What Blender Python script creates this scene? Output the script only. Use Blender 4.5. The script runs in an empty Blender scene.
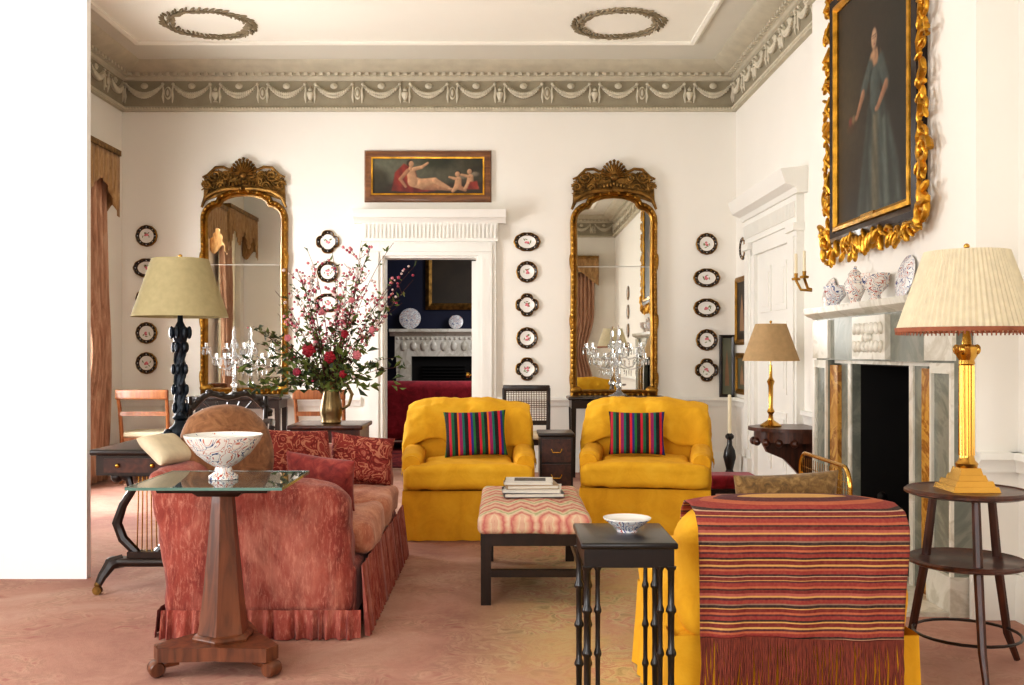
import bpy, bmesh, math, random
from mathutils import Vector, Matrix, noise
random.seed(7)
S = bpy.context.scene; COL = S.collection
PI = math.pi; R = math.radians
try:
    S.view_settings.view_transform = 'Standard'
    S.view_settings.exposure = 0.0
    S.view_settings.look = 'Medium High Contrast'
except Exception: pass

def c(r, g, b):
    def f(v):
        v /= 255.0
        return v/12.92 if v <= .04045 else ((v+.055)/1.055)**2.4
    return (f(r), f(g), f(b), 1)
def P(px, py, Y):
    return Vector(((px-505)/1000*Y, Y, 1.2-(py-352)/1000*Y))

# ------------------------------------------------------------------ mesh builder
class MB:
    def __init__(s): s.bm = bmesh.new()
    def face(s, vs, m=0):
        try:
            f = s.bm.faces.new(vs); f.material_index = m; return f
        except ValueError: return None
    def v(s, p): return s.bm.verts.new(p)
    def box(s, x0, x1, y0, y1, z0, z1, m=0):
        a = [s.v((x, y, z)) for z in (z0, z1) for y in (y0, y1) for x in (x0, x1)]
        for q in ((0,2,3,1),(4,5,7,6),(0,1,5,4),(2,6,7,3),(0,4,6,2),(1,3,7,5)): s.face([a[i] for i in q], m)
        return s
    def taper(s, c0, h0, c1, h1, m=0):
        lo = [s.v((c0[0]+sx*h0[0], c0[1]+sy*h0[1], c0[2])) for sx, sy in ((-1,-1),(1,-1),(1,1),(-1,1))]
        hi = [s.v((c1[0]+sx*h1[0], c1[1]+sy*h1[1], c1[2])) for sx, sy in ((-1,-1),(1,-1),(1,1),(-1,1))]
        for i in range(4):
            j = (i+1) % 4; s.face([lo[i], lo[j], hi[j], hi[i]], m)
        s.face(lo[::-1], m); s.face(hi, m); return s
    def extr(s, prof, A, B, n, m=0, mats=None):
        ra = [s.v((A[0]+n[0]*d, A[1]+n[1]*d, z)) for d, z in prof]
        rb = [s.v((B[0]+n[0]*d, B[1]+n[1]*d, z)) for d, z in prof]
        k = len(prof)
        for i in range(k):
            j = (i+1) % k
            s.face([ra[i], ra[j], rb[j], rb[i]], mats[i] if mats else m)
        s.face(ra[::-1], m); s.face(rb, m); return s
    def poly(s, pts, d0, d1, m=0, plane='xz'):
        def q(p, d):
            if plane == 'xz': return (p[0], d, p[1])
            if plane == 'xy': return (p[0], p[1], d)
            return (d, p[0], p[1])
        a = [s.v(q(p, d0)) for p in pts]; b = [s.v(q(p, d1)) for p in pts]
        k = len(pts)
        for i in range(k):
            j = (i+1) % k; s.face([a[i], a[j], b[j], b[i]], m)
        s.face(a[::-1], m); s.face(b, m); return s
    def flat(s, pts, y, m=0):
        s.face([s.v((p[0], y, p[1])) for p in pts], m); return s
    def lathe(s, prof, o=(0,0,0), n=24, m=0, M=None, wob=None):
        rings = []
        o = Vector(o)
        for r, z in prof:
            if r < 1e-5:
                p = Vector((0,0,z)); p = (M @ p if M else p)+o
                rings.append([s.v(p)])
            else:
                rg = []
                for i in range(n):
                    a = 2*PI*i/n; rr = r*(wob(a, z) if wob else 1)
                    p = Vector((rr*math.cos(a), rr*math.sin(a), z)); p = (M @ p if M else p)+o
                    rg.append(s.v(p))
                rings.append(rg)
        for a, b in zip(rings[:-1], rings[1:]):
            if len(a) == 1 and len(b) == 1: continue
            for i in range(n):
                j = (i+1) % n
                if len(a) == 1: s.face([a[0], b[j], b[i]], m)
                elif len(b) == 1: s.face([a[i], a[j], b[0]], m)
                else: s.face([a[i], a[j], b[j], b[i]], m)
        if len(rings[0]) > 1: s.face(rings[0][::-1], m)
        if len(rings[-1]) > 1: s.face(rings[-1], m)
        return s
    def tube(s, pts, r, n=8, m=0, closed=False, flat=1.0):
        pts = [Vector(p) for p in pts]; k = len(pts)
        rs = r if isinstance(r, (list, tuple)) else [r]*k
        rings = []; up = None
        for i in range(k):
            if closed: t = pts[(i+1) % k]-pts[i-1]
            else: t = pts[min(i+1, k-1)]-pts[max(i-1, 0)]
            if t.length < 1e-9: t = Vector((0,0,1))
            t.normalize()
            if up is None:
                up = Vector((0,0,1)) if abs(t.z) < .9 else Vector((1,0,0))
            up = up-t*up.dot(t)
            if up.length < 1e-6: up = t.orthogonal()
            up.normalize(); sd = t.cross(up)
            rings.append([s.v(pts[i]+(up*math.cos(2*PI*q/n)+sd*math.sin(2*PI*q/n)*flat)*rs[i]) for q in range(n)])
        for i in range(k if closed else k-1):
            a = rings[i]; b = rings[(i+1) % k]
            for q in range(n):
                w = (q+1) % n; s.face([a[q], a[w], b[w], b[q]], m)
        if not closed:
            s.face(rings[0][::-1], m); s.face(rings[-1], m)
        return s
    def ell(s, o, r, m=0, u=12, v=8, M=None):
        if not isinstance(r, (tuple, list)): r = (r, r, r)
        o = Vector(o); rings = []
        for j in range(v+1):
            ph = PI*j/v-PI/2
            if j in (0, v):
                p = Vector((0,0,r[2]*math.sin(ph))); rings.append([s.v((M @ p if M else p)+o)])
            else:
                rg = []
                for i in range(u):
                    a = 2*PI*i/u
                    p = Vector((r[0]*math.cos(ph)*math.cos(a), r[1]*math.cos(ph)*math.sin(a), r[2]*math.sin(ph)))
                    rg.append(s.v((M @ p if M else p)+o))
                rings.append(rg)
        for a, b in zip(rings[:-1], rings[1:]):
            for i in range(u):
                j = (i+1) % u
                if len(a) == 1: s.face([a[0], b[j], b[i]], m)
                elif len(b) == 1: s.face([a[i], a[j], b[0]], m)
                else: s.face([a[i], a[j], b[j], b[i]], m)
        return s
    def soft(s, x0, x1, y0, y1, z0, z1, r, m=0, mid=6, f=None, seg=3):
        lo = (x0, y0, z0); hi = (x1, y1, z1); ax = []
        for a, b in zip(lo, hi):
            rr = min(r, (b-a)/2*.999)
            t = [rr*(1-math.tan(R(45)*(1-k/seg))) for k in range(seg+1)]
            l = [a+q for q in t]
            mm = [a+rr+(b-a-2*rr)*k/mid for k in range(1, mid)]
            ax.append(l+mm+[b-q for q in t[::-1]])
        rr3 = [min(r, (b-a)/2*.999) for a, b in zip(lo, hi)]
        N = [len(q)-1 for q in ax]; vs = {}
        def vert(i, j, k):
            key = (i, j, k)
            if key not in vs:
                p = Vector((ax[0][i], ax[1][j], ax[2][k]))
                q = Vector([min(max(p[d], lo[d]+rr3[d]), hi[d]-rr3[d]) for d in range(3)])
                d = p-q
                e = Vector([d[t]/rr3[t] for t in range(3)])
                if e.length > 1e-9: e.normalize()
                p = q+Vector([e[t]*rr3[t] for t in range(3)])
                if f: p = f(p)
                vs[key] = s.v(p)
            return vs[key]
        for k in (0, N[2]):
            for i in range(N[0]):
                for j in range(N[1]): s.face([vert(i,j,k), vert(i+1,j,k), vert(i+1,j+1,k), vert(i,j+1,k)], m)
        for j in (0, N[1]):
            for i in range(N[0]):
                for k in range(N[2]): s.face([vert(i,j,k), vert(i+1,j,k), vert(i+1,j,k+1), vert(i,j,k+1)], m)
        for i in (0, N[0]):
            for j in range(N[1]):
                for k in range(N[2]): s.face([vert(i,j,k), vert(i,j+1,k), vert(i,j+1,k+1), vert(i,j,k+1)], m)
        return s
    def grid(s, f, nu, nv, m=0):
        g = [[s.v(f(i/nu, j/nv)) for j in range(nv+1)] for i in range(nu+1)]
        for i in range(nu):
            for j in range(nv): s.face([g[i][j], g[i+1][j], g[i+1][j+1], g[i][j+1]], m)
        return s
    def pathframe(s, path, prof, m=0):
        k = len(path); rings = []
        for i in range(k):
            p = Vector(path[i]); a = (p-Vector(path[i-1])).normalized(); b = (Vector(path[(i+1) % k])-p).normalized()
            na = Vector((a.y, -a.x)); nb = Vector((b.y, -b.x)); nn = na+nb
            if nn.length < 1e-6: nn = na
            nn.normalize(); sc = 1/max(.5, nn.dot(na))
            rings.append([s.v((p.x+nn.x*o*sc, y, p.y+nn.y*o*sc)) for o, y in prof])
        n = len(prof)
        for i in range(k):
            a = rings[i]; b = rings[(i+1) % k]
            for q in range(n):
                w = (q+1) % n; s.face([a[q], a[w], b[w], b[q]], m)
        return s
    def skirt(s, path, z0, z1, amp, wl, closed=True, flare=0.0, m=0, nz=5, jit=.3):
        pts = [Vector((p[0], p[1])) for p in path]
        if closed: pts.append(pts[0])
        res = []
        for a, b in zip(pts[:-1], pts[1:]):
            L = (b-a).length; n = max(2, int(L/(wl/8)))
            for i in range(n): res.append(a.lerp(b, i/n))
        if not closed: res.append(pts[-1])
        k = len(res); cols = []; ph = 0
        for i in range(k):
            t = (res[(i+1) % k]-res[i-1]) if closed else (res[min(i+1, k-1)]-res[max(i-1, 0)])
            t.normalize(); nn = Vector((t.y, -t.x))
            ph += 2*PI/8*(1+jit*math.sin(i*.37)+jit*.6*math.sin(i*.113+2))
            col = []
            for j in range(nz+1):
                q = j/nz
                o = amp*math.sin(ph)*(.25+.75*q)+flare*q
                col.append(s.v((res[i].x+nn.x*o, res[i].y+nn.y*o, z0+(z1-z0)*q)))
            cols.append(col)
        for i in range(k if closed else k-1):
            a = cols[i]; b = cols[(i+1) % k]
            for j in range(nz): s.face([a[j], a[j+1], b[j+1], b[j]], m)
        return s
    def pillow(s, w, h, t, m=0, n=14, pinch=.07):
        top = {}; bot = {}
        for i in range(n+1):
            for j in range(n+1):
                u = -math.cos(PI*i/n); v = -math.cos(PI*j/n)
                x = w/2*u*(1-pinch*(1-v*v)); z = h/2+h/2*v*(1-pinch*(1-u*u))
                if pinch < 0:      # round cushion: squeeze the square onto a disc
                    k = math.sqrt(max(u*u+v*v, 1e-9)); kk = max(abs(u), abs(v))/k
                    x = w/2*u*kk**.8; z = h/2+h/2*v*kk**.8
                q = (max(0, 1-u**4)*max(0, 1-v**4))**.5*t/2
                q *= 1+.12*noise.noise(Vector((x*9, z*9, w*7)))
                if i in (0, n) or j in (0, n):
                    top[i, j] = bot[i, j] = s.v((x, 0, z))
                else:
                    top[i, j] = s.v((x, -q, z)); bot[i, j] = s.v((x, q, z))
        for i in range(n):
            for j in range(n):
                s.face([top[i,j], top[i+1,j], top[i+1,j+1], top[i,j+1]], m)
                s.face([bot[i,j], bot[i,j+1], bot[i+1,j+1], bot[i+1,j]], m)
        return s
    def leaf(s, o, d, w, m=0, bend=.2):
        o = Vector(o); d = Vector(d); L = d.length
        if L < 1e-6: return
        sd = d.cross(Vector((random.uniform(-1,1), random.uniform(-1,1), random.uniform(-1,1))))
        if sd.length < 1e-6: sd = d.orthogonal()
        sd.normalize(); nn = d.cross(sd).normalized()
        a = s.v(o); b = s.v(o+d*.5+sd*w/2+nn*L*bend); e = s.v(o+d*.5-sd*w/2+nn*L*bend); f = s.v(o+d); g = s.v(o+d*.5)
        s.face([a, b, g], m); s.face([a, g, e], m); s.face([b, f, g], m); s.face([g, f, e], m)
    def build(s, name, mats, parent=None, ang=40, loc=None, recalc=True):
        if recalc: bmesh.ops.recalc_face_normals(s.bm, faces=s.bm.faces[:])
        me = bpy.data.meshes.new(name); s.bm.to_mesh(me); s.bm.free()
        for mt in (mats if isinstance(mats, (list, tuple)) else [mats]): me.materials.append(mt)
        me.polygons.foreach_set('use_smooth', [True]*len(me.polygons))
        try: me.set_sharp_from_angle(angle=R(ang))
        except Exception: pass
        o = bpy.data.objects.new(name, me); COL.objects.link(o)
        if parent is not None: o.parent = parent
        if loc is not None: o.location = loc
        return o

def thing(name, label, cat, loc=(0,0,0), rz=0, group=None):
    o = bpy.data.objects.new(name, None); COL.objects.link(o)
    o.empty_display_size = .1
    o.location = loc; o.rotation_euler = (0, 0, rz); o['label'] = label; o['category'] = cat
    if group: o['group'] = group
    return o
def tag(o, label, cat, group=None):
    o['label'] = label; o['category'] = cat
    if group: o['group'] = group
    return o
def struct(name, mb, mats, **k):
    o = mb.build(name, mats, **k); o['kind'] = 'structure'; return o

# ------------------------------------------------------------------ materials
def base(name):
    m = bpy.data.materials.new(name); m.use_nodes = True
    nt = m.node_tree; return m, nt, nt.nodes['Principled BSDF']
def setp(b, **k):
    for a, v in k.items():
        n = a.replace('_', ' ')
        if n in b.inputs: b.inputs[n].default_value = v
def ramp(nt, stops, fac, const=False):
    r = nt.nodes.new('ShaderNodeValToRGB'); cr = r.color_ramp
    if const: cr.interpolation = 'CONSTANT'
    cr.elements[0].position = stops[0][0]; cr.elements[0].color = stops[0][1]
    cr.elements[1].position = stops[-1][0]; cr.elements[1].color = stops[-1][1]
    for p, col in stops[1:-1]:
        e = cr.elements.new(p); e.color = col
    nt.links.new(fac, r.inputs['Fac']); return r.outputs['Color']
def coords(nt, scale=(1,1,1), rot=(0,0,0)):
    t = nt.nodes.new('ShaderNodeTexCoord'); mp = nt.nodes.new('ShaderNodeMapping')
    mp.inputs['Scale'].default_value = scale; mp.inputs['Rotation'].default_value = rot
    nt.links.new(t.outputs['Object'], mp.inputs['Vector']); return mp.outputs['Vector']
def nz(nt, vec, scale, detail=4, dist=0, rough=.5):
    n = nt.nodes.new('ShaderNodeTexNoise'); n.inputs['Scale'].default_value = scale
    n.inputs['Detail'].default_value = detail; n.inputs['Distortion'].default_value = dist
    n.inputs['Roughness'].default_value = rough
    nt.links.new(vec, n.inputs['Vector']); return n.outputs['Fac']
def bumpit(nt, b, h, strength=.3, dist=.01):
    n = nt.nodes.new('ShaderNodeBump'); n.inputs['Strength'].default_value = strength; n.inputs['Distance'].default_value = dist
    nt.links.new(h, n.inputs['Height']); nt.links.new(n.outputs['Normal'], b.inputs['Normal'])
def mixc(nt, fac, a, b_):
    n = nt.nodes.new('ShaderNodeMix'); n.data_type = 'RGBA'
    if isinstance(fac, (int, float)): n.inputs[0].default_value = fac
    else: nt.links.new(fac, n.inputs[0])
    for k, q in ((6, a), (7, b_)):
        if isinstance(q, tuple): n.inputs[k].default_value = q
        else: nt.links.new(q, n.inputs[k])
    return n.outputs[2]
def sc(col, k): return tuple(min(1, q*k) for q in col[:3])+(1,)
def mat(name, col, rough=.6, metal=0, var=.12, scale=6, bump=0, bscale=60, stretch=(1,1,1), col2=None, detail=4, **k):
    m, nt, b = base(name); v = coords(nt, stretch)
    f = nz(nt, v, scale, detail)
    c0 = sc(col, 1-var); c1 = col2 or sc(col, 1+var)
    nt.links.new(ramp(nt, [(.3, c0), (.7, c1)], f), b.inputs['Base Color'])
    setp(b, Roughness=rough, Metallic=metal, **k)
    if bump: bumpit(nt, b, nz(nt, v, bscale, 3), bump)
    return m
def wood(name, dark, light, rough=.35, axis=2, coat=.2):
    m, nt, b = base(name); s = [14, 14, 14]; s[axis] = 1.6
    v = coords(nt, tuple(s)); f = nz(nt, v, 1.6, 6, 1.2)
    nt.links.new(ramp(nt, [(.28, dark), (.5, tuple((p+q)/2 for p, q in zip(dark, light))), (.75, light)], f), b.inputs['Base Color'])
    setp(b, Roughness=rough, Coat_Weight=coat); bumpit(nt, b, f, .08, .003); return m
def stripes(name, axis, period, stops, rough=.85, bump=.3, dull=.1):
    m, nt, b = base(name); v = coords(nt)
    s = nt.nodes.new('ShaderNodeSeparateXYZ'); nt.links.new(v, s.inputs[0])
    a = nt.nodes.new('ShaderNodeMath'); a.operation = 'MULTIPLY_ADD'; a.inputs[1].default_value = 1/period; a.inputs[2].default_value = 10.0
    nt.links.new(s.outputs[axis], a.inputs[0])
    fr = nt.nodes.new('ShaderNodeMath'); fr.operation = 'FRACT'; nt.links.new(a.outputs[0], fr.inputs[0])
    col = ramp(nt, stops, fr.outputs[0], True)
    n = nz(nt, v, 120, 2)
    nt.links.new(mixc(nt, dull, col, ramp(nt, [(.3, c(30,15,12)), (.7, c(190,150,110))], n)), b.inputs['Base Color'])
    setp(b, Roughness=rough); bumpit(nt, b, n, bump, .004); return m
def shade_mat(name, col, tr=.35):
    m, nt, b = base(name); v = coords(nt)
    f = nz(nt, v, 30, 3)
    cc = ramp(nt, [(.3, sc(col, .93)), (.7, sc(col, 1.05))], f)
    nt.links.new(cc, b.inputs['Base Color']); setp(b, Roughness=.8)
    t = nt.nodes.new('ShaderNodeBsdfTranslucent'); nt.links.new(cc, t.inputs['Color'])
    mx = nt.nodes.new('ShaderNodeMixShader'); mx.inputs[0].default_value = tr
    nt.links.new(b.outputs[0], mx.inputs[1]); nt.links.new(t.outputs[0], mx.inputs[2])
    nt.links.new(mx.outputs[0], nt.nodes['Material Output'].inputs['Surface']); return m
def velvet(name, dark, mid, light, stretch=(6,6,2.0), sheen=.15, scuff=None, sk=.8):
    m, nt, b = base(name); v = coords(nt, stretch)
    f = nz(nt, v, 2.2, 8, .8, .68)
    col = ramp(nt, [(.3, dark), (.5, mid), (.72, light)], f)
    if scuff:
        g = nz(nt, coords(nt, (2.6,2.6,.5), (.15,.1,0)), 30, 10, .4, .8)
        col = mixc(nt, ramp(nt, [(.50, (0,0,0,1)), (.68, (sk,sk,sk,1))], g), col, scuff)
        h = nz(nt, coords(nt, (1,1,.6)), 4.2, 6, .8, .65)
        col = mixc(nt, ramp(nt, [(.47, (0,0,0,1)), (.72, (sk*.6,sk*.6,sk*.6,1))], h), col, scuff)
    nt.links.new(col, b.inputs['Base Color'])
    setp(b, Roughness=.85, Sheen_Weight=sheen)
    bumpit(nt, b, nz(nt, coords(nt), 90, 3), .25, .004); return m
def marble(name, a, b2, cc, scale=3):
    m, nt, b = base(name); v = coords(nt)
    f = nz(nt, v, scale, 8, 1.5, .6)
    nt.links.new(ramp(nt, [(.3, a), (.48, b2), (.55, cc), (.72, b2)], f), b.inputs['Base Color'])
    setp(b, Roughness=.25); return m
def motif(name, cream, cols, scale=9, rough=.85, stretch=(1,1,1), dist=1.5, fill=.55):
    m, nt, b = base(name); v = coords(nt, stretch)
    f = nz(nt, v, scale, 2, dist)
    k = len(cols); st = [(0, cream)]
    for i, q in enumerate(cols):
        st.append((.36+.28*i/k, q)); st.append((.36+.28*(i+fill)/k, cream))
    nt.links.new(ramp(nt, st, f, True), b.inputs['Base Color']); setp(b, Roughness=rough)
    bumpit(nt, b, nz(nt, coords(nt), 150, 2), .2, .003); return m
def ikat(name):
    m, nt, b = base(name); v = coords(nt)
    s = nt.nodes.new('ShaderNodeSeparateXYZ'); nt.links.new(v, s.inputs[0])
    def mth(op, a, k, k2=None):
        n = nt.nodes.new('ShaderNodeMath'); n.operation = op
        for i, q in enumerate((a, k, k2)):
            if q is None: continue
            if isinstance(q, (int, float)): n.inputs[i].default_value = q
            else: nt.links.new(q, n.inputs[i])
        return n.outputs[0]
    tri = mth('PINGPONG', mth('ADD', s.outputs[0], 5.0), .065)
    yy = mth('MULTIPLY_ADD', tri, 1.7, s.outputs[1])
    yy = mth('MULTIPLY_ADD', nz(nt, v, 26, 4, .5), .07, yy)
    fr = mth('FRACT', mth('MULTIPLY_ADD', yy, 4.2, 20.0), 0)
    col = ramp(nt, [(0,c(218,200,166)),(.12,c(212,160,138)),(.22,c(192,108,100)),(.32,c(214,172,148)),(.42,c(220,204,172)),(.54,c(160,162,118)),(.62,c(218,202,168)),(.72,c(206,146,126)),(.82,c(182,98,90)),(.9,c(212,172,148))], fr)
    nt.links.new(col, b.inputs['Base Color']); setp(b, Roughness=.85)
    bumpit(nt, b, nz(nt, v, 150, 2), .2, .003); return m
def glass(name, col, rough=.02, tr=1.0, ior=1.45):
    m, nt, b = base(name); v = coords(nt); f = nz(nt, v, 5, 2)
    nt.links.new(ramp(nt, [(.3, sc(col, .97)), (.7, col)], f), b.inputs['Base Color'])
    setp(b, Roughness=rough, Transmission_Weight=tr, IOR=ior); return m
def oil_paint(name):
    m, nt, b = base(name)
    a = nt.nodes.new('ShaderNodeAttribute'); a.attribute_name = 'paint'
    f = nz(nt, coords(nt), 55, 5, .6)
    nt.links.new(mixc(nt, .35, a.outputs['Color'], mixc(nt, f, c(14,10,6), a.outputs['Color'])), b.inputs['Base Color'])
    setp(b, Roughness=.5); bumpit(nt, b, f, .15, .002); return m

W_CREAM = mat('plaster_cream', c(239,235,226), .85, var=.015, scale=1.5)
W_WHITE = mat('paint_white', c(236,234,226), .5, var=.015, scale=2)
W_BRIGHT = mat('glare_white', c(252,252,250), .7, var=.005, scale=2)  # near-white base colour standing in for blown-out window light
CEIL = mat('ceiling_grey', c(218,214,200), .9, var=.02, scale=1.5)
CEILP = mat('ceiling_panel_cream', c(245,241,228), .9, var=.015, scale=1.5)
CORN = mat('cornice_taupe', c(192,184,163), .85, var=.08, scale=8)
FRZ = mat('frieze_ground', c(156,147,126), .9, var=.08, scale=8)
RELF = mat('plaster_relief', c(206,198,178), .85, var=.1, scale=20)
WREATH = mat('wreath_plaster', c(146,133,108), .9, var=.2, scale=20)
GOLD = mat('gilt', c(158,118,54), .42, 1.0, var=.4, scale=14, bump=.4, bscale=60)
GOLDB = mat('bright_gilt', c(200,150,56), .36, .9, var=.4, scale=14, bump=.3, bscale=50)
GOLDD = mat('dark_gilt', c(130,98,50), .45, .8, var=.6, scale=16, bump=.5, bscale=50)
BRASS = mat('brass', c(205,160,80), .22, 1.0, var=.1, scale=5)
MIRROR = mat('mirror_glass', c(226,226,220), .015, 1.0, var=.01, scale=2)
MAHOG = wood('mahogany', c(42,19,11), c(94,48,28))
MAHOGX = wood('mahogany_long', c(40,18,11), c(84,42,26), axis=1)
PEDW = wood('pedestal_walnut', c(62,31,18), c(126,74,46), .4)
DARKW = wood('dark_wood', c(18,10,7), c(42,25,18), .3)
BLACKW = wood('ebonised_wood', c(10,7,6), c(24,18,14), .28)
LIGHTW = wood('chair_fruitwood', c(110,58,28), c(156,98,52), .4)
YEL = velvet('yellow_cotton', c(218,158,26), c(228,170,34), c(236,182,48), (3,3,3), .0)
YELC = velvet('yellow_cushion_cotton', c(222,164,30), c(232,176,38), c(240,190,56), (3,3,3), .0)
RED = velvet('worn_red_velvet', c(104,38,30), c(136,56,44), c(160,78,62), scuff=c(204,142,120), sk=.8)
REDS = velvet('faded_rose_seat', c(146,80,60), c(178,112,86), c(200,142,114), (4,4,4), scuff=c(218,174,146))
REDK = velvet('red_skirt_velvet', c(106,38,28), c(138,58,46), c(164,80,64), (8,8,2), scuff=c(202,140,118), sk=.75)
REDC = velvet('red_cushion_velvet', c(90,24,22), c(130,44,38), c(160,78,64), (9,9,9))
BROWNC = velvet('brown_cushion_velvet', c(92,56,32), c(134,90,56), c(166,122,84), (7,7,7))
CREAMC = mat('cream_linen', c(206,192,164), .9, var=.1, scale=20, bump=.3, bscale=150)
OLIVEC = velvet('olive_tapestry', c(74,56,28), c(116,88,48), c(160,130,82), (16,16,16))
DAMASK = motif('red_damask', c(144,54,46), [c(176,104,86), c(112,32,28), c(190,126,100)], 14)
BENCHF = ikat('ikat_cotton')
CURT = velvet('faded_curtain_silk', c(140,100,78), c(184,144,118), c(216,184,158), (12,12,1.2), .0)
PELM = velvet('pelmet_silk', c(120,88,52), c(164,128,84), c(196,164,118), (14,14,3))
PORC = mat('porcelain', c(232,230,224), .18, var=.02, scale=4)
PORCB = motif('blue_pattern_porcelain', c(230,230,228), [c(90,104,150), c(176,104,98), c(80,94,140)], 16, .2, fill=.3)
PORCR = motif('red_pattern_porcelain', c(234,229,220), [c(176,70,60), c(70,84,124), c(196,124,104)], 13, .2, fill=.28)
RIM = motif('dark_plate_rim', c(26,19,17), [c(60,44,30), c(26,20,18)], 30, .3)
PINK = mat('flower_pink', c(210,126,134), .6, var=.3, scale=40)
CRIM = mat('flower_crimson', c(150,20,40), .6, var=.35, scale=40)
MAGE = mat('flower_magenta', c(166,56,80), .6, var=.3, scale=40)
BUD = mat('flower_white', c(226,204,198), .6, var=.1, scale=40)
LEAFM = mat('leaf_green', c(100,114,54), .55, var=.4, scale=9)
LEAFD = mat('leaf_dark', c(54,70,34), .55, var=.4, scale=9)
STEMM = mat('twig', c(86,46,38), .8, var=.2, scale=20)
CRYST = glass('crystal', c(250,252,252), .03, .8)
GLASST = glass('table_glass', c(100,106,102), .02, .45)
TEAL = mat('glass_edge', c(86,120,110), .15, var=.1, scale=5, Coat_Weight=.6)
MARB_W = marble('white_marble', c(208,204,190), c(222,218,206), c(196,190,174), 3)
MARB_G = marble('green_grey_marble', c(104,108,99), c(122,125,114), c(138,139,127), 4)
MARB_Y = marble('siena_marble', c(166,116,46), c(196,148,70), c(140,90,36), 5)
SOOT = mat('soot', c(12,10,9), .9, var=.3, scale=6)
IRON = mat('iron', c(30,28,26), .5, .6, var=.2, scale=8)
BRONZE = mat('dark_blue_bronze', c(22,32,42), .4, .4, var=.4, scale=14, bump=.4, bscale=40)
SHADEO = shade_mat('olive_cream_shade', c(186,173,132), .2)
SHADEC = shade_mat('ivory_silk_shade', c(238,228,200), .3)
SHADEB = shade_mat('tan_shade', c(206,176,132), .35)
BLIND = shade_mat('cream_blind', c(226,218,200), .25)
TRIMR = mat('braid_rust', c(150,90,64), .8, var=.2, scale=30)
CANDLE = mat('candle_wax', c(232,220,190), .5, var=.02, scale=6)
NAVY = mat('navy_wall', c(16,23,52), .7, var=.15, scale=3)
FARRED = velvet('far_sofa_red', c(106,10,26), c(142,18,38), c(168,38,54), (5,5,5))
FARRUG = motif('far_rug_red', c(126,26,34), [c(90,18,30), c(150,60,50)], 5)
CANVD = mat('canvas_dark', c(46,36,23), .5, var=.4, scale=3)
LANDS = mat('canvas_landscape', c(92,90,70), .55, var=.35, scale=4)
FLESH = mat('paint_flesh', c(150,116,86), .6, var=.12, scale=8)
SKYP = mat('paint_sky', c(110,114,96), .6, var=.15, scale=5)
OIL = oil_paint('oil_painting')
PAPER = mat('page_white', c(222,216,202), .8, var=.04, scale=30, stretch=(1,1,20))
BK1 = mat('book_white', c(212,208,200), .5, var=.05, scale=8)
BK2 = mat('book_grey', c(84,80,78), .5, var=.1, scale=8)
BK3 = mat('book_tan', c(166,140,106), .5, var=.1, scale=8)
BK4 = mat('book_black', c(34,32,34), .4, var=.1, scale=8)
VASEM = mat('lustre_jug', c(128,108,74), .3, .85, var=.3, scale=8)
CANE = mat('cane_mesh', c(96,72,48), .8, var=.2, scale=60)
FRINGE = mat('throw_fringe', c(116,54,40), .9, var=.4, scale=30, stretch=(8,8,1))
dR, mR, oG, gY, pl, bk = c(116,34,34), c(144,52,48), c(178,96,66), c(204,158,92), c(84,32,44), c(40,25,30)
THROW = stripes('striped_throw', 2, .19, [(0,dR),(.06,gY),(.085,bk),(.115,mR),(.17,pl),(.20,oG),(.235,dR),(.29,gY),(.305,bk),(.35,c(136,108,92)),(.375,mR),(.43,pl),(.47,gY),(.50,c(168,88,78)),(.54,dR),(.59,bk),(.615,oG),(.65,mR),(.71,pl),(.735,gY),(.75,dR),(.80,c(186,150,124)),(.815,bk),(.84,mR),(.9,oG),(.93,pl),(.965,gY)])
CUSH = stripes('rainbow_stripe', 0, .2, [(0,c(18,16,22)),(.12,c(190,28,60)),(.2,c(20,100,66)),(.3,c(18,18,28)),(.4,c(226,110,30)),(.46,c(150,30,100)),(.56,c(16,110,100)),(.64,c(18,16,24)),(.76,c(206,36,56)),(.84,c(44,44,130)),(.92,c(30,110,56))], dull=.03)

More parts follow.
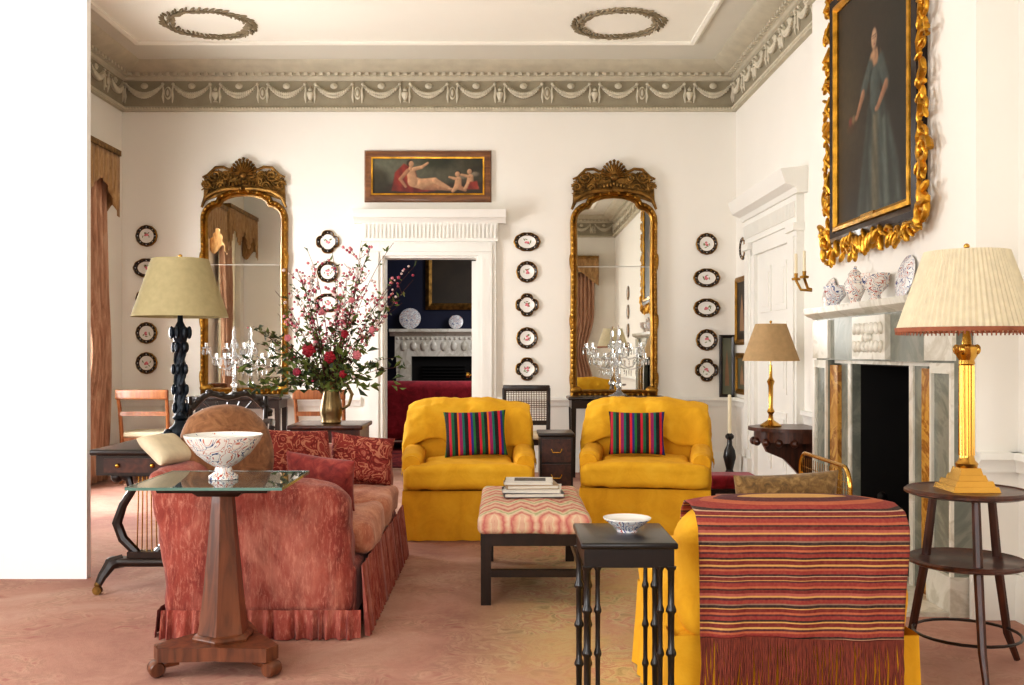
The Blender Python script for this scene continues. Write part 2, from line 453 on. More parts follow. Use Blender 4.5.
def carpet_mat(name, gold=True):
    m, nt, b = base(name); v = coords(nt)
    f1 = nz(nt, v, 1.3, 7, .6, .62)
    c1 = ramp(nt, [(.3, c(146,102,92)), (.5, c(176,132,116)), (.72, c(198,164,146))], f1)
    vo = nt.nodes.new('ShaderNodeTexVoronoi'); vo.inputs['Scale'].default_value = 3.4
    nt.links.new(v, vo.inputs['Vector'])
    wv = nz(nt, v, 7.5, 6, 1.6)
    c2 = ramp(nt, [(.3, c(146,84,78)), (.44, c(198,160,138)), (.5, c(146,118,98)), (.57, c(206,172,146)), (.68, c(150,84,80))], wv)
    mk = ramp(nt, [(.08, (1,1,1,1)), (.32, (.25,.25,.25,1)), (.42, (.85,.85,.85,1)), (.6, (.2,.2,.2,1))], vo.outputs['Distance'])
    col = mixc(nt, .5 if gold else .3, c1, mixc(nt, mk, c1, c2))
    if gold:
        s = nt.nodes.new('ShaderNodeSeparateXYZ'); nt.links.new(v, s.inputs[0])
        mr = nt.nodes.new('ShaderNodeMapRange'); mr.interpolation_type = 'SMOOTHSTEP'
        mr.inputs[1].default_value = -.3; mr.inputs[2].default_value = .35; mr.inputs[3].default_value = 0; mr.inputs[4].default_value = .85
        nt.links.new(s.outputs[0], mr.inputs[0])
        g1 = ramp(nt, [(.3, c(124,128,84)), (.42, c(210,194,146)), (.49, c(188,128,108)), (.55, c(214,198,152)), (.66, c(140,142,98))], wv)
        g2 = ramp(nt, [(.35, c(208,186,132)), (.5, c(200,168,114)), (.62, c(192,144,118))], f1)
        col = mixc(nt, mr.outputs[0], col, mixc(nt, ramp(nt, [(.1, (.8,.8,.8,1)), (.35, (.4,.4,.4,1)), (.5, (.75,.75,.75,1)), (.62, (.2,.2,.2,1))], vo.outputs['Distance']), g2, g1))
    nt.links.new(col, b.inputs['Base Color']); setp(b, Roughness=.95)
    bumpit(nt, b, nz(nt, v, 180, 3), .35, .006); return m
CARPET = carpet_mat('faded_rose_carpet'); FLOORM = carpet_mat('rose_floor_carpet', False)

# ------------------------------------------------------------------ room
XL, XR, YB, YR, ZC = -3.83, 2.31, 10.0, -1.0, 4.05
BX, BY0, BY1 = 2.12, 4.5, 6.9
def holes(mb, axis, p0, p1, a0, a1, z0, z1, hs, m=0):
    def bx(a, b, z, zz):
        if b-a < 1e-4 or zz-z < 1e-4: return
        if axis == 'x': mb.box(a, b, p0, p1, z, zz, m)
        else: mb.box(p0, p1, a, b, z, zz, m)
    cur = a0
    for h0, h1, hz0, hz1 in sorted(hs):
        bx(cur, h0, z0, z1); bx(h0, h1, z0, hz0); bx(h0, h1, hz1, z1); cur = h1
    bx(cur, a1, z0, z1)
DX0, DX1, DZ = -1.22, -.27, 2.16
b = MB(); b.box(-4.03, 2.51, -1.2, 14.2, -.1, 0); struct('floor', b, FLOORM)
b = MB(); holes(b, 'x', YB, YB+.2, XL-.2, XR+.2, 0, ZC, [(DX0, DX1, 0, DZ)]); struct('wall_back', b, W_CREAM)
LW = [(7.2, 8.6), (5.5, 6.6), (1.8, 3.6)]
b = MB(); holes(b, 'y', XL-.2, XL, YR-.2, YB, 0, ZC, [(a, q, .4, 3.0) for a, q in LW]); struct('wall_left', b, W_CREAM)
RW = [(-2.9, -1.3), (-.2, 1.2)]
b = MB(); holes(b, 'x', YR-.2, YR, XL, XR, 0, ZC, [(a, q, .4, 3.1) for a, q in RW]); struct('wall_rear', b, W_CREAM)
FO0, FO1, FZ = 5.10, 5.96, 1.13
b = MB(); holes(b, 'y', XR, XR+.3, YR-.2, YB, 0, ZC, [(FO0, FO1, 0, FZ)]); holes(b, 'y', BX, XR, BY0, BY1, 0, ZC, [(FO0, FO1, 0, FZ)]); struct('wall_right', b, W_CREAM)
b = MB(); b.box(XL, -2.20, 5.26, 5.31, 0, ZC); struct('glare_slab_left', b, W_BRIGHT)  # white slab added in place of overexposed window glare, no real wall
b = MB(); b.box(XL-.2, XR+.3, YR-.2, YB+.2, ZC, ZC+.1); b.box(-3.35, 1.70, .3, 9.15, ZC-.004, ZC, 1); struct('ceiling', b, [CEIL, CEILP])
b = MB(); b.pathframe([(-3.35,.3),(1.7,.3),(1.7,9.15),(-3.35,9.15)], [(0,0),(.0,.02),(.03,.03),(.06,.015),(.07,0)])
for v in b.bm.verts: v.co = Vector((v.co.x, v.co.z, ZC-.004-v.co.y))
struct('trim_1', b, CEILP)
rnd = random.Random(21)
for k, (cx, cy) in enumerate(((-2.56, 8.66), (.98, 8.66))):
    b = MB()
    for i in range(46):
        a = 2*PI*i/46
        for q, rr in ((0, .318), (1, .388), (2, .353)):
            tilt = (.8 if q == 0 else -.8 if q == 1 else 0)+rnd.uniform(-.25, .25)
            M = Matrix.Rotation(a+PI/2+tilt, 3, 'Z')
            r2 = rr+rnd.uniform(-.015, .015)
            b.ell((cx+r2*math.cos(a), cy+r2*math.sin(a), ZC-.012-(.01 if q == 2 else 0)), (.040, .0095, .012), 0, 8, 5, M)
    struct('trim_%d' % (k+2), b, WREATH)
# cornice with swags
prof = [(0,3.60),(.045,3.60),(.05,3.63),(.03,3.65),(.03,3.90),(.05,3.91),(.06,3.935),(.075,3.94),(.075,3.965),(.14,3.975),(.17,3.99),(.2,4.0),(.25,4.02),(.27,4.05),(0,4.05)]
pm = [0,0,0,1,0,0,0,0,0,0,0,0,0,0,0]
def cornice(b, A, B, n, sw=None):
    b.extr(prof, A, B, n, 0, pm)
    A = Vector(A); B = Vector(B); n = Vector(n); L = (B-A).length; d = (B-A).normalized()
    MM = Matrix.Rotation(math.atan2(d.y, d.x), 3, 'Z')
    def q(al, dep, z):
        p = A+d*al+n*dep; return (p.x, p.y, z)
    k = int(L/.075)
    for i in range(k):
        al = (i+.5)*L/k; p = A+d*al+n*.09
        hx = .018 if abs(d.x) > .5 else .02; hy = .018 if abs(d.y) > .5 else .02
        b.box(p.x-hx, p.x+hx, p.y-hy, p.y+hy, 3.94, 3.968, 2)
    k = int(L/.03)
    for i in range(k):
        b.ell(q((i+.5)*L/k, .052, 3.625), (.011, .011, .012), 2, 6, 4)
    if sw:
        w = L/sw
        for i in range(sw):
            mid = (i+.5)*w
            pts = []; rs = []
            for t in range(-6, 7):
                t /= 6; pts.append(q(mid+t*w*.38, .034, 3.86-.10*(1-t*t))); rs.append(.011+.018*(1-t*t))
            b.tube(pts, rs, 6, 2)
            for t in range(-8, 9):
                t /= 8
                for kk in (-1, 1):
                    rr = .011+.008*(1-t*t)
                    b.ell(q(mid+t*w*.35, .054, 3.852-.10*(1-(t*.9)**2)+kk*.015*(1-t*t)), (rr, rr, rr), 2, 6, 4)
            for s in (-1, 1):
                b.tube([q(mid+s*w*.39, .036, 3.86), q(mid+s*w*.41, .04, 3.80), q(mid+s*w*.395, .04, 3.74), q(mid+s*w*.41, .036, 3.68)], [.005, .012, .014, .004], 6, 2)
                b.ell(q(mid+s*w*.39, .04, 3.868), (.018, .018, .016), 2, 8, 5)
            if i > 0 and i % 2:
                b.ell(q(i*w, .034, 3.78), (.036, .014, .066), 2, 14, 8, MM); b.ell(q(i*w, .046, 3.78), (.026, .008, .05), 1, 12, 6, MM); b.ell(q(i*w, .05, 3.78), (.014, .010, .032), 2, 8, 6, MM)
            elif i > 0:
                b.lathe([(0, 0), (.024, 0), (.012, .02), (.04, .07), (.042, .09), (.016, .11), (.022, .125), (.0, .16)], q(i*w, .034, 3.69), 8, 2)
            b.ell(q(mid, .036, 3.85), (.038, .014, .03), 2, 12, 6, MM); b.ell(q(mid, .05, 3.85), (.016, .008, .012), 2, 8, 6, MM)
CM = [CORN, FRZ, RELF]
b = MB(); cornice(b, (XL, YB), (XR, YB), (0,-1), 13); struct('trim_4', b, CM)
b = MB(); cornice(b, (XR, YB-.03), (XR, BY1), (-1,0), 7); struct('trim_5', b, CM)
b = MB(); cornice(b, (XL, 5.35), (XL, YB-.03), (1,0), 10); struct('trim_6', b, CM)
b = MB(); cornice(b, (XL, YR), (XR, YR), (0,1), 13); struct('trim_7', b, CM)
b = MB(); cornice(b, (BX, BY1), (BX, BY0), (-1,0), 5); b.extr(prof, (XR, BY0), (BX, BY0), (0,-1), 0, pm); b.extr(prof, (XR, BY1), (BX, BY1), (0,1), 0, pm); struct('trim_8', b, CM)
b = MB(); cornice(b, (XR, BY0), (XR, YR), (-1,0), 12); struct('trim_9', b, CM)
# dado and skirting
dado = [(0,.66),(.02,.66),(.025,.70),(.045,.72),(.04,.75),(0,.75)]
skirtp = [(0,0),(.03,0),(.03,.15),(.02,.17),(.015,.2),(0,.2)]
b = MB()
for A, B, n in (((XL,YB),(-1.44,YB),(0,-1)), ((-.08,YB),(XR,YB),(0,-1))):
    b.extr(dado, A, B, n)
struct('trim_10', b, W_WHITE)
b = MB()
for A, B, n in (((XR,YB),(XR,9.42),(-1,0)), ((XR,7.68),(XR,BY1),(-1,0)), ((XR,BY0),(XR,YR),(-1,0)), ((BX,BY0),(XR,BY0),(0,-1))):
    b.extr(dado, A, B, n)
struct('trim_11', b, W_WHITE)
b = MB()
for A, B, n in (((XL,YB),(-1.44,YB),(0,-1)), ((-.08,YB),(XR,YB),(0,-1))): b.extr(skirtp, A, B, n)
struct('baseboard_back', b, W_WHITE)
b = MB()
for A, B, n in (((XR,YB),(XR,9.42),(-1,0)), ((XR,7.68),(XR,BY1),(-1,0)), ((XR,BY0),(XR,YR),(-1,0)), ((BX-.03,BY0),(XR,BY0),(0,-1))): b.extr(skirtp, A, B, n)
struct('baseboard_right', b, W_WHITE)
# back doorway surround
b = MB()
for x0, x1 in ((DX0-.18, DX0), (DX1, DX1+.18)):
    b.box(x0, x1, YB-.04, YB, 0, DZ); b.box(x0+.04, x1-.04, YB-.055, YB-.04, .2, DZ+.03)
b.box(DX0-.18, DX1+.18, YB-.042, YB, DZ, 2.30); b.box(DX0-.14, DX1+.14, YB-.058, YB-.042, DZ+.04, 2.28)
b.box(DX0-.2, DX1+.2, YB-.07, YB, 2.30, 2.49)
for i in range(34):
    x = DX0-.17+i*(DX1-DX0+.34)/33
    b.box(x-.011, x+.011, YB-.085, YB-.07, 2.33, 2.46)
b.extr([(0,2.48),(.08,2.48),(.10,2.51),(.16,2.53),(.17,2.56),(.2,2.6),(0,2.61)], (DX0-.28, YB), (DX1+.28, YB), (0,-1))
b.box(DX0, DX0+.02, YB+.001, YB+.2, 0, DZ-.02); b.box(DX1-.02, DX1, YB+.001, YB+.2, 0, DZ-.02); b.box(DX0, DX1, YB+.001, YB+.2, DZ-.02, DZ)
struct('trim_12', b, W_WHITE)
b = MB(); b.box(DX1-.07, DX1-.025, YB+.22, YB+1.05, .01, DZ-.03)
d2 = struct('door_2', b, W_WHITE)
b = MB(); b.lathe([(.0,0),(.012,0),(.012,.04),(.03,.05),(.03,.08),(0,.09)], (DX1-.07, YB+.9, .95), 12, 0, Matrix.Rotation(-PI/2, 3, 'Y')); b.build('door_knob', BRASS, d2)
# right wall door
b = MB()
y0, y1 = 7.72, 9.38
for a in (y0, y1-.2):
    b.box(XR-.06, XR, a, a+.2, 0, 2.14); b.box(XR-.075, XR-.06, a+.04, a+.16, .3, 2.1); b.box(XR-.09, XR, a-.02, a+.22, 0, .22)
    b.box(XR-.09, XR, a-.02, a+.22, 2.14, 2.2)
b.box(XR-.062, XR, y0, y1, 2.2, 2.42)
for i in range(40):
    y = y0+.03+i*(y1-y0-.06)/39; b.box(XR-.077, XR-.062, y-.01, y+.01, 2.25, 2.37)
b.extr([(0,2.42),(.08,2.42),(.10,2.46),(.17,2.49),(.19,2.54),(.21,2.6),(0,2.62)], (XR, y0-.1), (XR, y1+.05), (-1,0))
b.box(XR-.05, XR, y0+.201, y0+.3, 0, 2.08); b.box(XR-.05, XR, y1-.3, y1-.201, 0, 2.08); b.box(XR-.048, XR, y0+.23, y1-.23, 2.08, 2.199)
b.box(XR-.015, XR, y0+.3, y1-.3, 0, 2.08)
for z0, z1 in ((.2, .7), (.85, 1.45), (1.55, 1.95)):
    for a, q in ((y0+.4, (y0+y1)/2-.05), ((y0+y1)/2+.05, y1-.4)):
        b.box(XR-.028, XR-.012, a, q, z0, z1); b.box(XR-.034, XR-.025, a+.05, q-.05, z0+.05, z1-.05)
struct('door_1', b, W_WHITE)
# windows
def window(n, axis, pos, a0, a1, z0, z1):
    b = MB()
    def bx(a, q, z, zz, d0=-.03, d1=.03):
        if axis == 'y': b.box(pos+d0, pos+d1, a, q, z, zz)
        else: b.box(a, q, pos+d0, pos+d1, z, zz)
    bx(a0, a0+.06, z0, z1); bx(a1-.06, a1, z0, z1); bx(a0, a1, z0, z0+.08); bx(a0, a1, z1-.06, z1); bx(a0, a1, (z0+z1)/2-.03, (z0+z1)/2+.03)
    for i in (1, 2):
        a = a0+(a1-a0)*i/3; bx(a-.012, a+.012, z0, z1, -.015, .015)
    for i in (1, 2, 4, 5):
        z = z0+(z1-z0)*i/6; bx(a0, a1, z-.012, z+.012, -.015, .015)
    struct('window_%d' % n, b, W_WHITE)
for i, (a, q) in enumerate(LW): window(i+1, 'y', XL-.12, a, q, .4, 3.0)
for i, (a, q) in enumerate(RW): window(i+4, 'x', YR-.12, a, q, .4, 3.1)
b = MB(); b.box(XL-.075, XL-.07, 5.51, 6.59, .41, 2.96); b.tube([(XL-.072, 5.51, 2.975), (XL-.072, 6.59, 2.975)], .02, 10)
tag(b.build('window_blind', BLIND), 'added cream blind keeping the bright nearer left wall window out of the mirror', 'blind')  # invented blind, blocks the window's glare in the left mirror

# ------------------------------------------------------------------ far room
b = MB(); b.box(-2.8, 1.4, 14.0, 14.2, 0, 3.2); struct('wall_far_back', b, NAVY)
b = MB(); b.box(-3.0, -2.8, 10.2, 14.2, 0, 3.2); struct('wall_far_left', b, NAVY)
b = MB(); b.box(1.4, 1.6, 10.2, 14.2, 0, 3.2); struct('wall_far_right', b, NAVY)
b = MB(); b.box(-3.0, 1.6, 10.2, 14.2, 3.2, 3.3); struct('ceiling_far', b, CEIL)
b = MB(); b.box(-2.2, .9, 10.35, 13.3, 0, .006); tag(b.build('rug', FARRUG), 'deep red rug on the floor of the room beyond the doorway', 'rug')
t = thing('fireplace', 'white carved fireplace in the dark blue room beyond the doorway', 'fireplace', (-.85, 14.0, 0))
b = MB(); b.extr([(0,1.42),(.12,1.42),(.16,1.46),(.22,1.48),(.22,1.52),(0,1.52)], (-.75,0), (.75,0), (0,-1)); b.build('mantel_shelf', MARB_W, t)
b = MB(); b.box(-.68, .68, -.12, 0, 1.14, 1.42)
for i in range(9): b.ell((-.56+i*.14, -.125, 1.28), (.045, .02, .07), 0, 8, 6)
for i in range(20): b.ell((-.64+i*.067, -.125, 1.39), (.02, .02, .02), 0, 6, 4)
b.build('frieze', MARB_W, t)
for s in (-1, 1):
    b = MB(); b.box(min(s*.45, s*.66), max(s*.45, s*.66), -.12, 0, 0, 1.14); b.box(min(s*.5, s*.61), max(s*.5, s*.61), -.135, -.12, .2, 1.05); b.build('jamb', MARB_W, t)
b = MB(); b.box(-.45, .45, -.03, -.005, 0, 1.14); b.box(-.3, .3, -.06, -.03, .3, .8)
for i in range(5): b.box(-.3, .3, -.1, -.03, .82+i*.045, .835+i*.045)
b.build('grate', SOOT, t)
t = thing('framed_picture', 'dark picture in gilt frame above the far room fireplace', 'picture', (-.62, 13.99, 1.88))
b = MB(); b.box(-.4, .4, -.02, -.005, 0, .72); b.build('canvas', CANVD, t)
b = MB(); b.pathframe([(-.4,0),(.4,0),(.4,.72),(-.4,.72)], [(0,-.005),(0,-.03),(.04,-.06),(.09,-.03),(.09,-.005)]); b.build('frame', GOLDD, t)
def stand_plate(name, label, loc, r, rz, mt, group, tilt=-14):
    b = MB(); b.lathe([(0,-.004),(r*.6,-.004),(r,-.02),(r,-.016),(r*.62,.002),(0,.002)], (0,0,0), 28, 0, Matrix.Rotation(PI/2, 3, 'X'))
    o = b.build(name, mt); o.location = (loc[0], loc[1], loc[2]+r*math.cos(R(tilt))+.004); o.rotation_euler = (R(tilt), 0, rz); return tag(o, label, 'plate', group)
stand_plate('plate', 'larger blue and white plate on far room mantel, left side', (-1.32, 13.88, 1.52), .15, 0, PORCB, 'plates on the far mantel')
stand_plate('plate', 'smaller plate on far room mantel, right side', (-.68, 13.86, 1.52), .1, 0, PORCB, 'plates on the far mantel')
t = thing('sofa', 'crimson red sofa in the room beyond the doorway', 'sofa', (-.95, 12.3, .006))
b = MB(); b.soft(-.95, .95, -.15, .1, .12, .84, .1); b.build('backrest', FARRED, t)
b = MB(); b.soft(-.9, .9, .02, .75, .1, .42, .06); b.build('seat', FARRED, t)
for s in (-1, 1):
    b = MB(); b.soft(min(s*.78, s*.98), max(s*.78, s*.98), -.1, .72, .1, .62, .09); b.build('arm', FARRED, t)
for sx in (-1, 1):
    for sy in (-.1, .68):
        b = MB(); b.taper((sx*.85, sy, 0), (.018, .018), (sx*.85, sy, .13), (.03, .03)); b.build('leg', DARKW, t)

# ------------------------------------------------------------------ carpet
b = MB(); b.box(-2.7, 1.4, 1.2, 8.7, 0, .006); tag(b.build('carpet', CARPET), 'large faded rose and gold floral carpet under the seating group', 'carpet')
G = .006
# ------------------------------------------------------------------ mirrors
def mirror(label, loc, seed):
    t = thing('mirror', label, 'mirror', loc, 0, 'gilt pier mirrors')
    w, h = .37, 1.9
    path = [(-w,0),(w,0),(w,.6),(w*.985,1.2),(w,h-.22)]
    for i in range(1, 7):
        a = PI/2*i/6; path.append((w-.12+.12*math.cos(a), h-.22+.13*math.sin(a)))
    for i in range(0, 9):
        a = PI*i/8; path.append(((w-.14)*math.cos(a), h-.07+.09*math.sin(a)))
    for i in range(6, 0, -1):
        a = PI/2*i/6; path.append((-(w-.12+.12*math.cos(a)), h-.22+.13*math.sin(a)))
    path += [(-w, h-.22), (-w*.985, 1.2), (-w, .6)]
    b = MB(); b.pathframe(path, [(-.005,-.004),(-.005,-.025),(.012,-.05),(.03,-.04),(.04,-.065),(.062,-.05),(.066,-.004)])
    k = len(path)
    for i in range(k):
        p = Vector(path[i]); q = Vector(path[(i+1) % k]); L = (q-p).length; n = max(1, int(L/.05))
        for j in range(n):
            s = p.lerp(q, (j+.5)/n)
            dd = (q-p).normalized(); nn = Vector((dd.y, -dd.x)); o = s+nn*.045
            b.ell((o.x, -.058, o.y), (.016, .012, .02), 0, 6, 5)
    for s in (-1, 1):
        for z in (.02, .6, 1.2):
            b.ell((s*(w+.05), -.045, z+.06), (.024, .02, .1), 0, 8, 6, Matrix.Rotation(s*.1, 3, 'Y'))
        b.ell((s*(w+.01), -.05, .0), (.06, .03, .04), 0)
    b.build('frame', GOLD, t)
    z = 1.235
    b = MB()
    top = [p for p in path if p[1] >= z]
    b.poly([(w, z)]+top+[(-w, z)], -.014, -.004); b.build('upper_glass', MIRROR, t)
    b = MB(); b.poly([(-w, 0), (w, 0), (w, .6), (w*.985, 1.2), (w*.985, z-.008), (-w*.985, z-.008), (-w*.985, 1.2), (-w, .6)], -.014, -.004); b.build('lower_glass', MIRROR, t)
    b = MB()
    def dome(x):    # crest outline: shell in the middle, a shoulder scroll on each side
        ax = abs(x)
        return 2.10+.21*math.exp(-(x/.13)**2)+.09*math.exp(-((ax-.27)/.10)**2)-9*max(0, ax-.34)**2
    out = [(-.41,1.86),(-.3,1.9),(-.15,1.95),(0,1.97),(.15,1.95),(.3,1.9),(.41,1.86)]
    up = [(x, dome(x)-.055) for x in [.40-.80*i/24 for i in range(25)]]
    b.poly(out+up, -.026, -.004)
    for i in range(-6, 7):
        a = i*.25; M = Matrix.Rotation(a, 3, 'Y')
        L = .085-.004*abs(i)
        o = Vector((0, -.055, 2.12))+M @ Vector((0, 0, L))
        b.ell(o, (.014, .026, L), 0, 8, 6, M); e = Vector((0, -.06, 2.12))+M @ Vector((0, 0, L*1.9)); b.ell(e, (.017, .02, .015), 0, 7, 5)
    b.ell((0, -.08, 2.115), (.042, .03, .034), 0)
    for i in range(-3, 4): b.ell((i*.033, -.07, 2.05-.007*abs(i)), (.017, .022, .024), 0, 8, 6)
    rn = random.Random(seed)
    for s in (-1, 1):
        for cx, cz, r0, dr in ((.175,2.11,.05,1),(.285,2.115,.062,-1),(.37,2.02,.045,1),(.22,2.01,.045,1)):
            pts = []
            for i in range(22):
                a = dr*i/21*3.0*PI; r = r0*(1-i/24)
                pts.append((s*(cx+r*math.cos(a)), -.05-.018*i/21, cz+r*math.sin(a)))
            b.tube(pts, [.013-.0003*i for i in range(22)], 6)
        b.tube([(s*.02,-.055,1.99),(s*.15,-.06,1.985),(s*.28,-.055,1.96),(s*.38,-.05,1.90),(s*.42,-.045,1.80)], [.020,.024,.023,.022,.012], 8)
        b.tube([(s*.10,-.05,2.18),(s*.15,-.055,2.175),(s*.2,-.055,2.20),(s*.28,-.05,2.195),(s*.36,-.05,2.12),(s*.41,-.05,2.10)], [.010,.014,.015,.016,.013,.010], 7)
        for k2 in range(20):
            x = .14+k2*.0138+rn.uniform(-.01,.01)
            b.ell((s*x, -.048, dome(x)-.04), (.009, .018, .028), 0, 6, 5, Matrix.Rotation(s*(.7+rn.uniform(-.6,.6)), 3, 'Y'))
            for q in range(2):
                x = rn.uniform(.05,.4)
                b.ell((s*x, -.046, rn.uniform(1.95, dome(x)-.06)), (.008, .018, .030), 0, 6, 5, Matrix.Rotation(rn.uniform(-1.5,1.5), 3, 'Y'))
    b.build('crest', GOLDD, t)
mirror('tall gilt pier mirror with shell crest, left of the doorway behind the olive lamp', (-2.60, YB, .84), 3)
mirror('tall gilt pier mirror with shell crest, right of the doorway above yellow armchair', (1.085, YB, .82), 8)
# ------------------------------------------------------------------ wall plates
def wall_plate(kind, label, loc, rz, r=.108):
    b = MB(); n = 48
    def rad(a):
        if kind == 0: return 1+.015*math.cos(12*a)
        if kind == 1: return .86+.24*abs(math.cos(2*a))**.8-.02*math.cos(8*a)
        return 1+.02*math.cos(10*a)
    sx = 1.24 if kind == 2 else 1.0; sz = .88 if kind == 2 else 1.0
    rings = [(1.0,-.004,0),(1.0,-.02,0),(.93,-.026,4),(.9,-.024,0),(.68,-.016,0),(.66,-.014,4),(.63,-.013,1),(.0,-.013,1)]
    prev = None
    for q, y, m in rings:
        if q == 0:
            vtx = b.v((0, y, 0))
            for i in range(n): b.face([prev[i], prev[(i+1) % n], vtx], m)
            break
        ring = [b.v((r*q*sx*(rad(a) if q > .7 else (1+rad(a))/2)*math.cos(a), y, r*q*sz*(rad(a) if q > .7 else (1+rad(a))/2)*math.sin(a))) for a in [2*PI*i/n for i in range(n)]]
        if prev:
            for i in range(n):
                j = (i+1) % n; b.face([prev[i], prev[j], ring[j], ring[i]], m)
        else: b.face(ring, 0)
        prev = ring
    rnd = random.Random(int(loc[2]*1000+loc[0]*77))
    for i in range(4):
        a = rnd.uniform(0, 6.28); q = r*rnd.uniform(.05, .18)
        b.ell((q*math.cos(a), -.014, q*math.sin(a)), (r*.12, .002, r*.10), 2, 8, 4)
    for i in range(5):
        a = rnd.uniform(0, 6.28); q = r*rnd.uniform(.2, .38)
        b.ell((q*math.cos(a), -.014, q*math.sin(a)), (r*.04, .0015, r*.13), 3, 8, 4, Matrix.Rotation(a, 3, 'Y'))
    for i in range(16):
        a = 2*PI*i/16; k = .8*rad(a)
        b.ell((r*k*sx*math.cos(a), -.022, r*k*sz*math.sin(a)), (r*.045, .003, r*.045), 4 if i % 2 else 1, 6, 4)
    o = b.build('decorative_plate', [RIM, PORC, PINK, LEAFM, GOLD]); o.location = loc; o.rotation_euler = (0, 0, rz)
    return tag(o, label, 'plate', 'dark rimmed botanical plates hung on the walls')
ORD = ['topmost', 'second', 'third', 'fourth', 'lowest']
SHP = ['round', 'lobed', 'oval']
def column(px, ys, where, kinds):
    for i, y in enumerate(ys):
        p = P(px, y, YB); wall_plate(kinds[i], '%s plate, %s with dark rim, in the column %s' % (ORD[i], SHP[kinds[i]], where), (p.x, YB, p.z), 0)
column(147, (236, 268, 299, 333, 363), 'between the curtain and left mirror', (0, 2, 0, 0, 0))
column(328, (242, 272, 303), 'between left mirror and doorway', (1, 0, 2))
column(527, (242, 272, 305, 338, 369), 'between doorway and right mirror', (2, 0, 1, 0, 1))
column(706.5, (244, 278, 308, 340, 370), 'between right mirror and the right corner', (0, 2, 2, 0, 1))
wall_plate(0, 'dark plate on the right hand wall above the small gilt pictures', (XR, 9.66, 2.2), -PI/2)
for i, z in enumerate((2.3, 1.95, 1.6, 1.25)):
    wall_plate(0, '%s dark plate of the column seen reflected in the right mirror' % ORD[i], (XR, 1.3, z), -PI/2, .13)
# ------------------------------------------------------------------ pictures: softly modelled oil paintings held as vertex colours
def lin(col): return Vector(c(*col)[:3])
def sd_poly(x, z, pts):
    d = 1e9; ins = False; k = len(pts)
    for i in range(k):
        ax, az = pts[i]; bx, bz = pts[(i+1) % k]
        ex, ez = bx-ax, bz-az; wx, wz = x-ax, z-az
        t = max(0, min(1, (wx*ex+wz*ez)/(ex*ex+ez*ez+1e-12)))
        dx, dz = wx-ex*t, wz-ez*t; d = min(d, dx*dx+dz*dz)
        if (az > z) != (bz > z) and x < (bx-ax)*(z-az)/(bz-az)+ax: ins = not ins
    d = math.sqrt(d); return -d if ins else d
def paint_canvas(parent, x0, x1, z0, z1, yb, yf, bg, shapes, nx, nzz, gain=1.0):
    b = MB()
    b.box(x0, x1, yf+.0005, yb, z0, z1)
    nb = len(b.bm.verts)
    b.grid(lambda u, v: (x0+(x1-x0)*u, yf, z0+(z1-z0)*v), nx, nzz)
    o = b.build('canvas', OIL, parent, recalc=False); me = o.data
    at = me.color_attributes.new('paint', 'FLOAT_COLOR', 'POINT'); data = []
    for i, vt in enumerate(me.vertices):
        x, z = vt.co.x, vt.co.z
        if i < nb: data += [.03, .02, .012, 1]; continue
        col = Vector(bg(x, z))
        for sh in shapes:
            k = sh[0]; light = 1
            if k == 'cap':
                (ax, az, ra), (bx, bz, rb), cc, soft = sh[1:5]
                ex, ez = bx-ax, bz-az; t = max(0, min(1, ((x-ax)*ex+(z-az)*ez)/(ex*ex+ez*ez+1e-12)))
                r = ra+(rb-ra)*t; dx, dz = x-ax-ex*t, z-az-ez*t
                d = math.hypot(dx, dz)-r; light = 1+.5*(-.75*dx+.5*dz)/r
            elif k == 'ell':
                cx, cz, rx, rz = sh[1]; cc, soft = sh[2], sh[3]
                q = math.hypot((x-cx)/rx, (z-cz)/rz); d = (q-1)*min(rx, rz); light = 1+.42*(-.75*(x-cx)/rx+.5*(z-cz)/rz)
            else:
                d = sd_poly(x, z, sh[1]); cc, soft = sh[2], sh[3]
                light = 1+.75*noise.noise(Vector((x*22+z*5, z*4, 3.3)))
            a = max(0, min(1, .5-d/(2*soft)))
            if a > 0:
                a = a*a*(3-2*a); col = col.lerp(lin(cc)*max(.2, light), a)
        col *= gain*(1+.22*noise.noise(Vector((x*24, z*24, 1.7))))
        data += [max(0, col.x), max(0, col.y), max(0, col.z), 1]
    at.data.foreach_set('color', data); return o
FL = (200,154,116); FL2 = (172,124,92); HR = (52,34,22)
t = thing('framed_picture', 'horizontal painting of reclining figure with cherubs above the doorway', 'picture', (-.77, YB, 2.71))
def bg1(x, z):
    s = lin((112,112,92)).lerp(lin((70,64,44)), max(0, min(1, x+.45)))
    g = max(0, min(1, (.2-z)/.06+.5+.8*noise.noise(Vector((x*5, z*8, 2)))))
    return s.lerp(lin((58,44,28)), g)
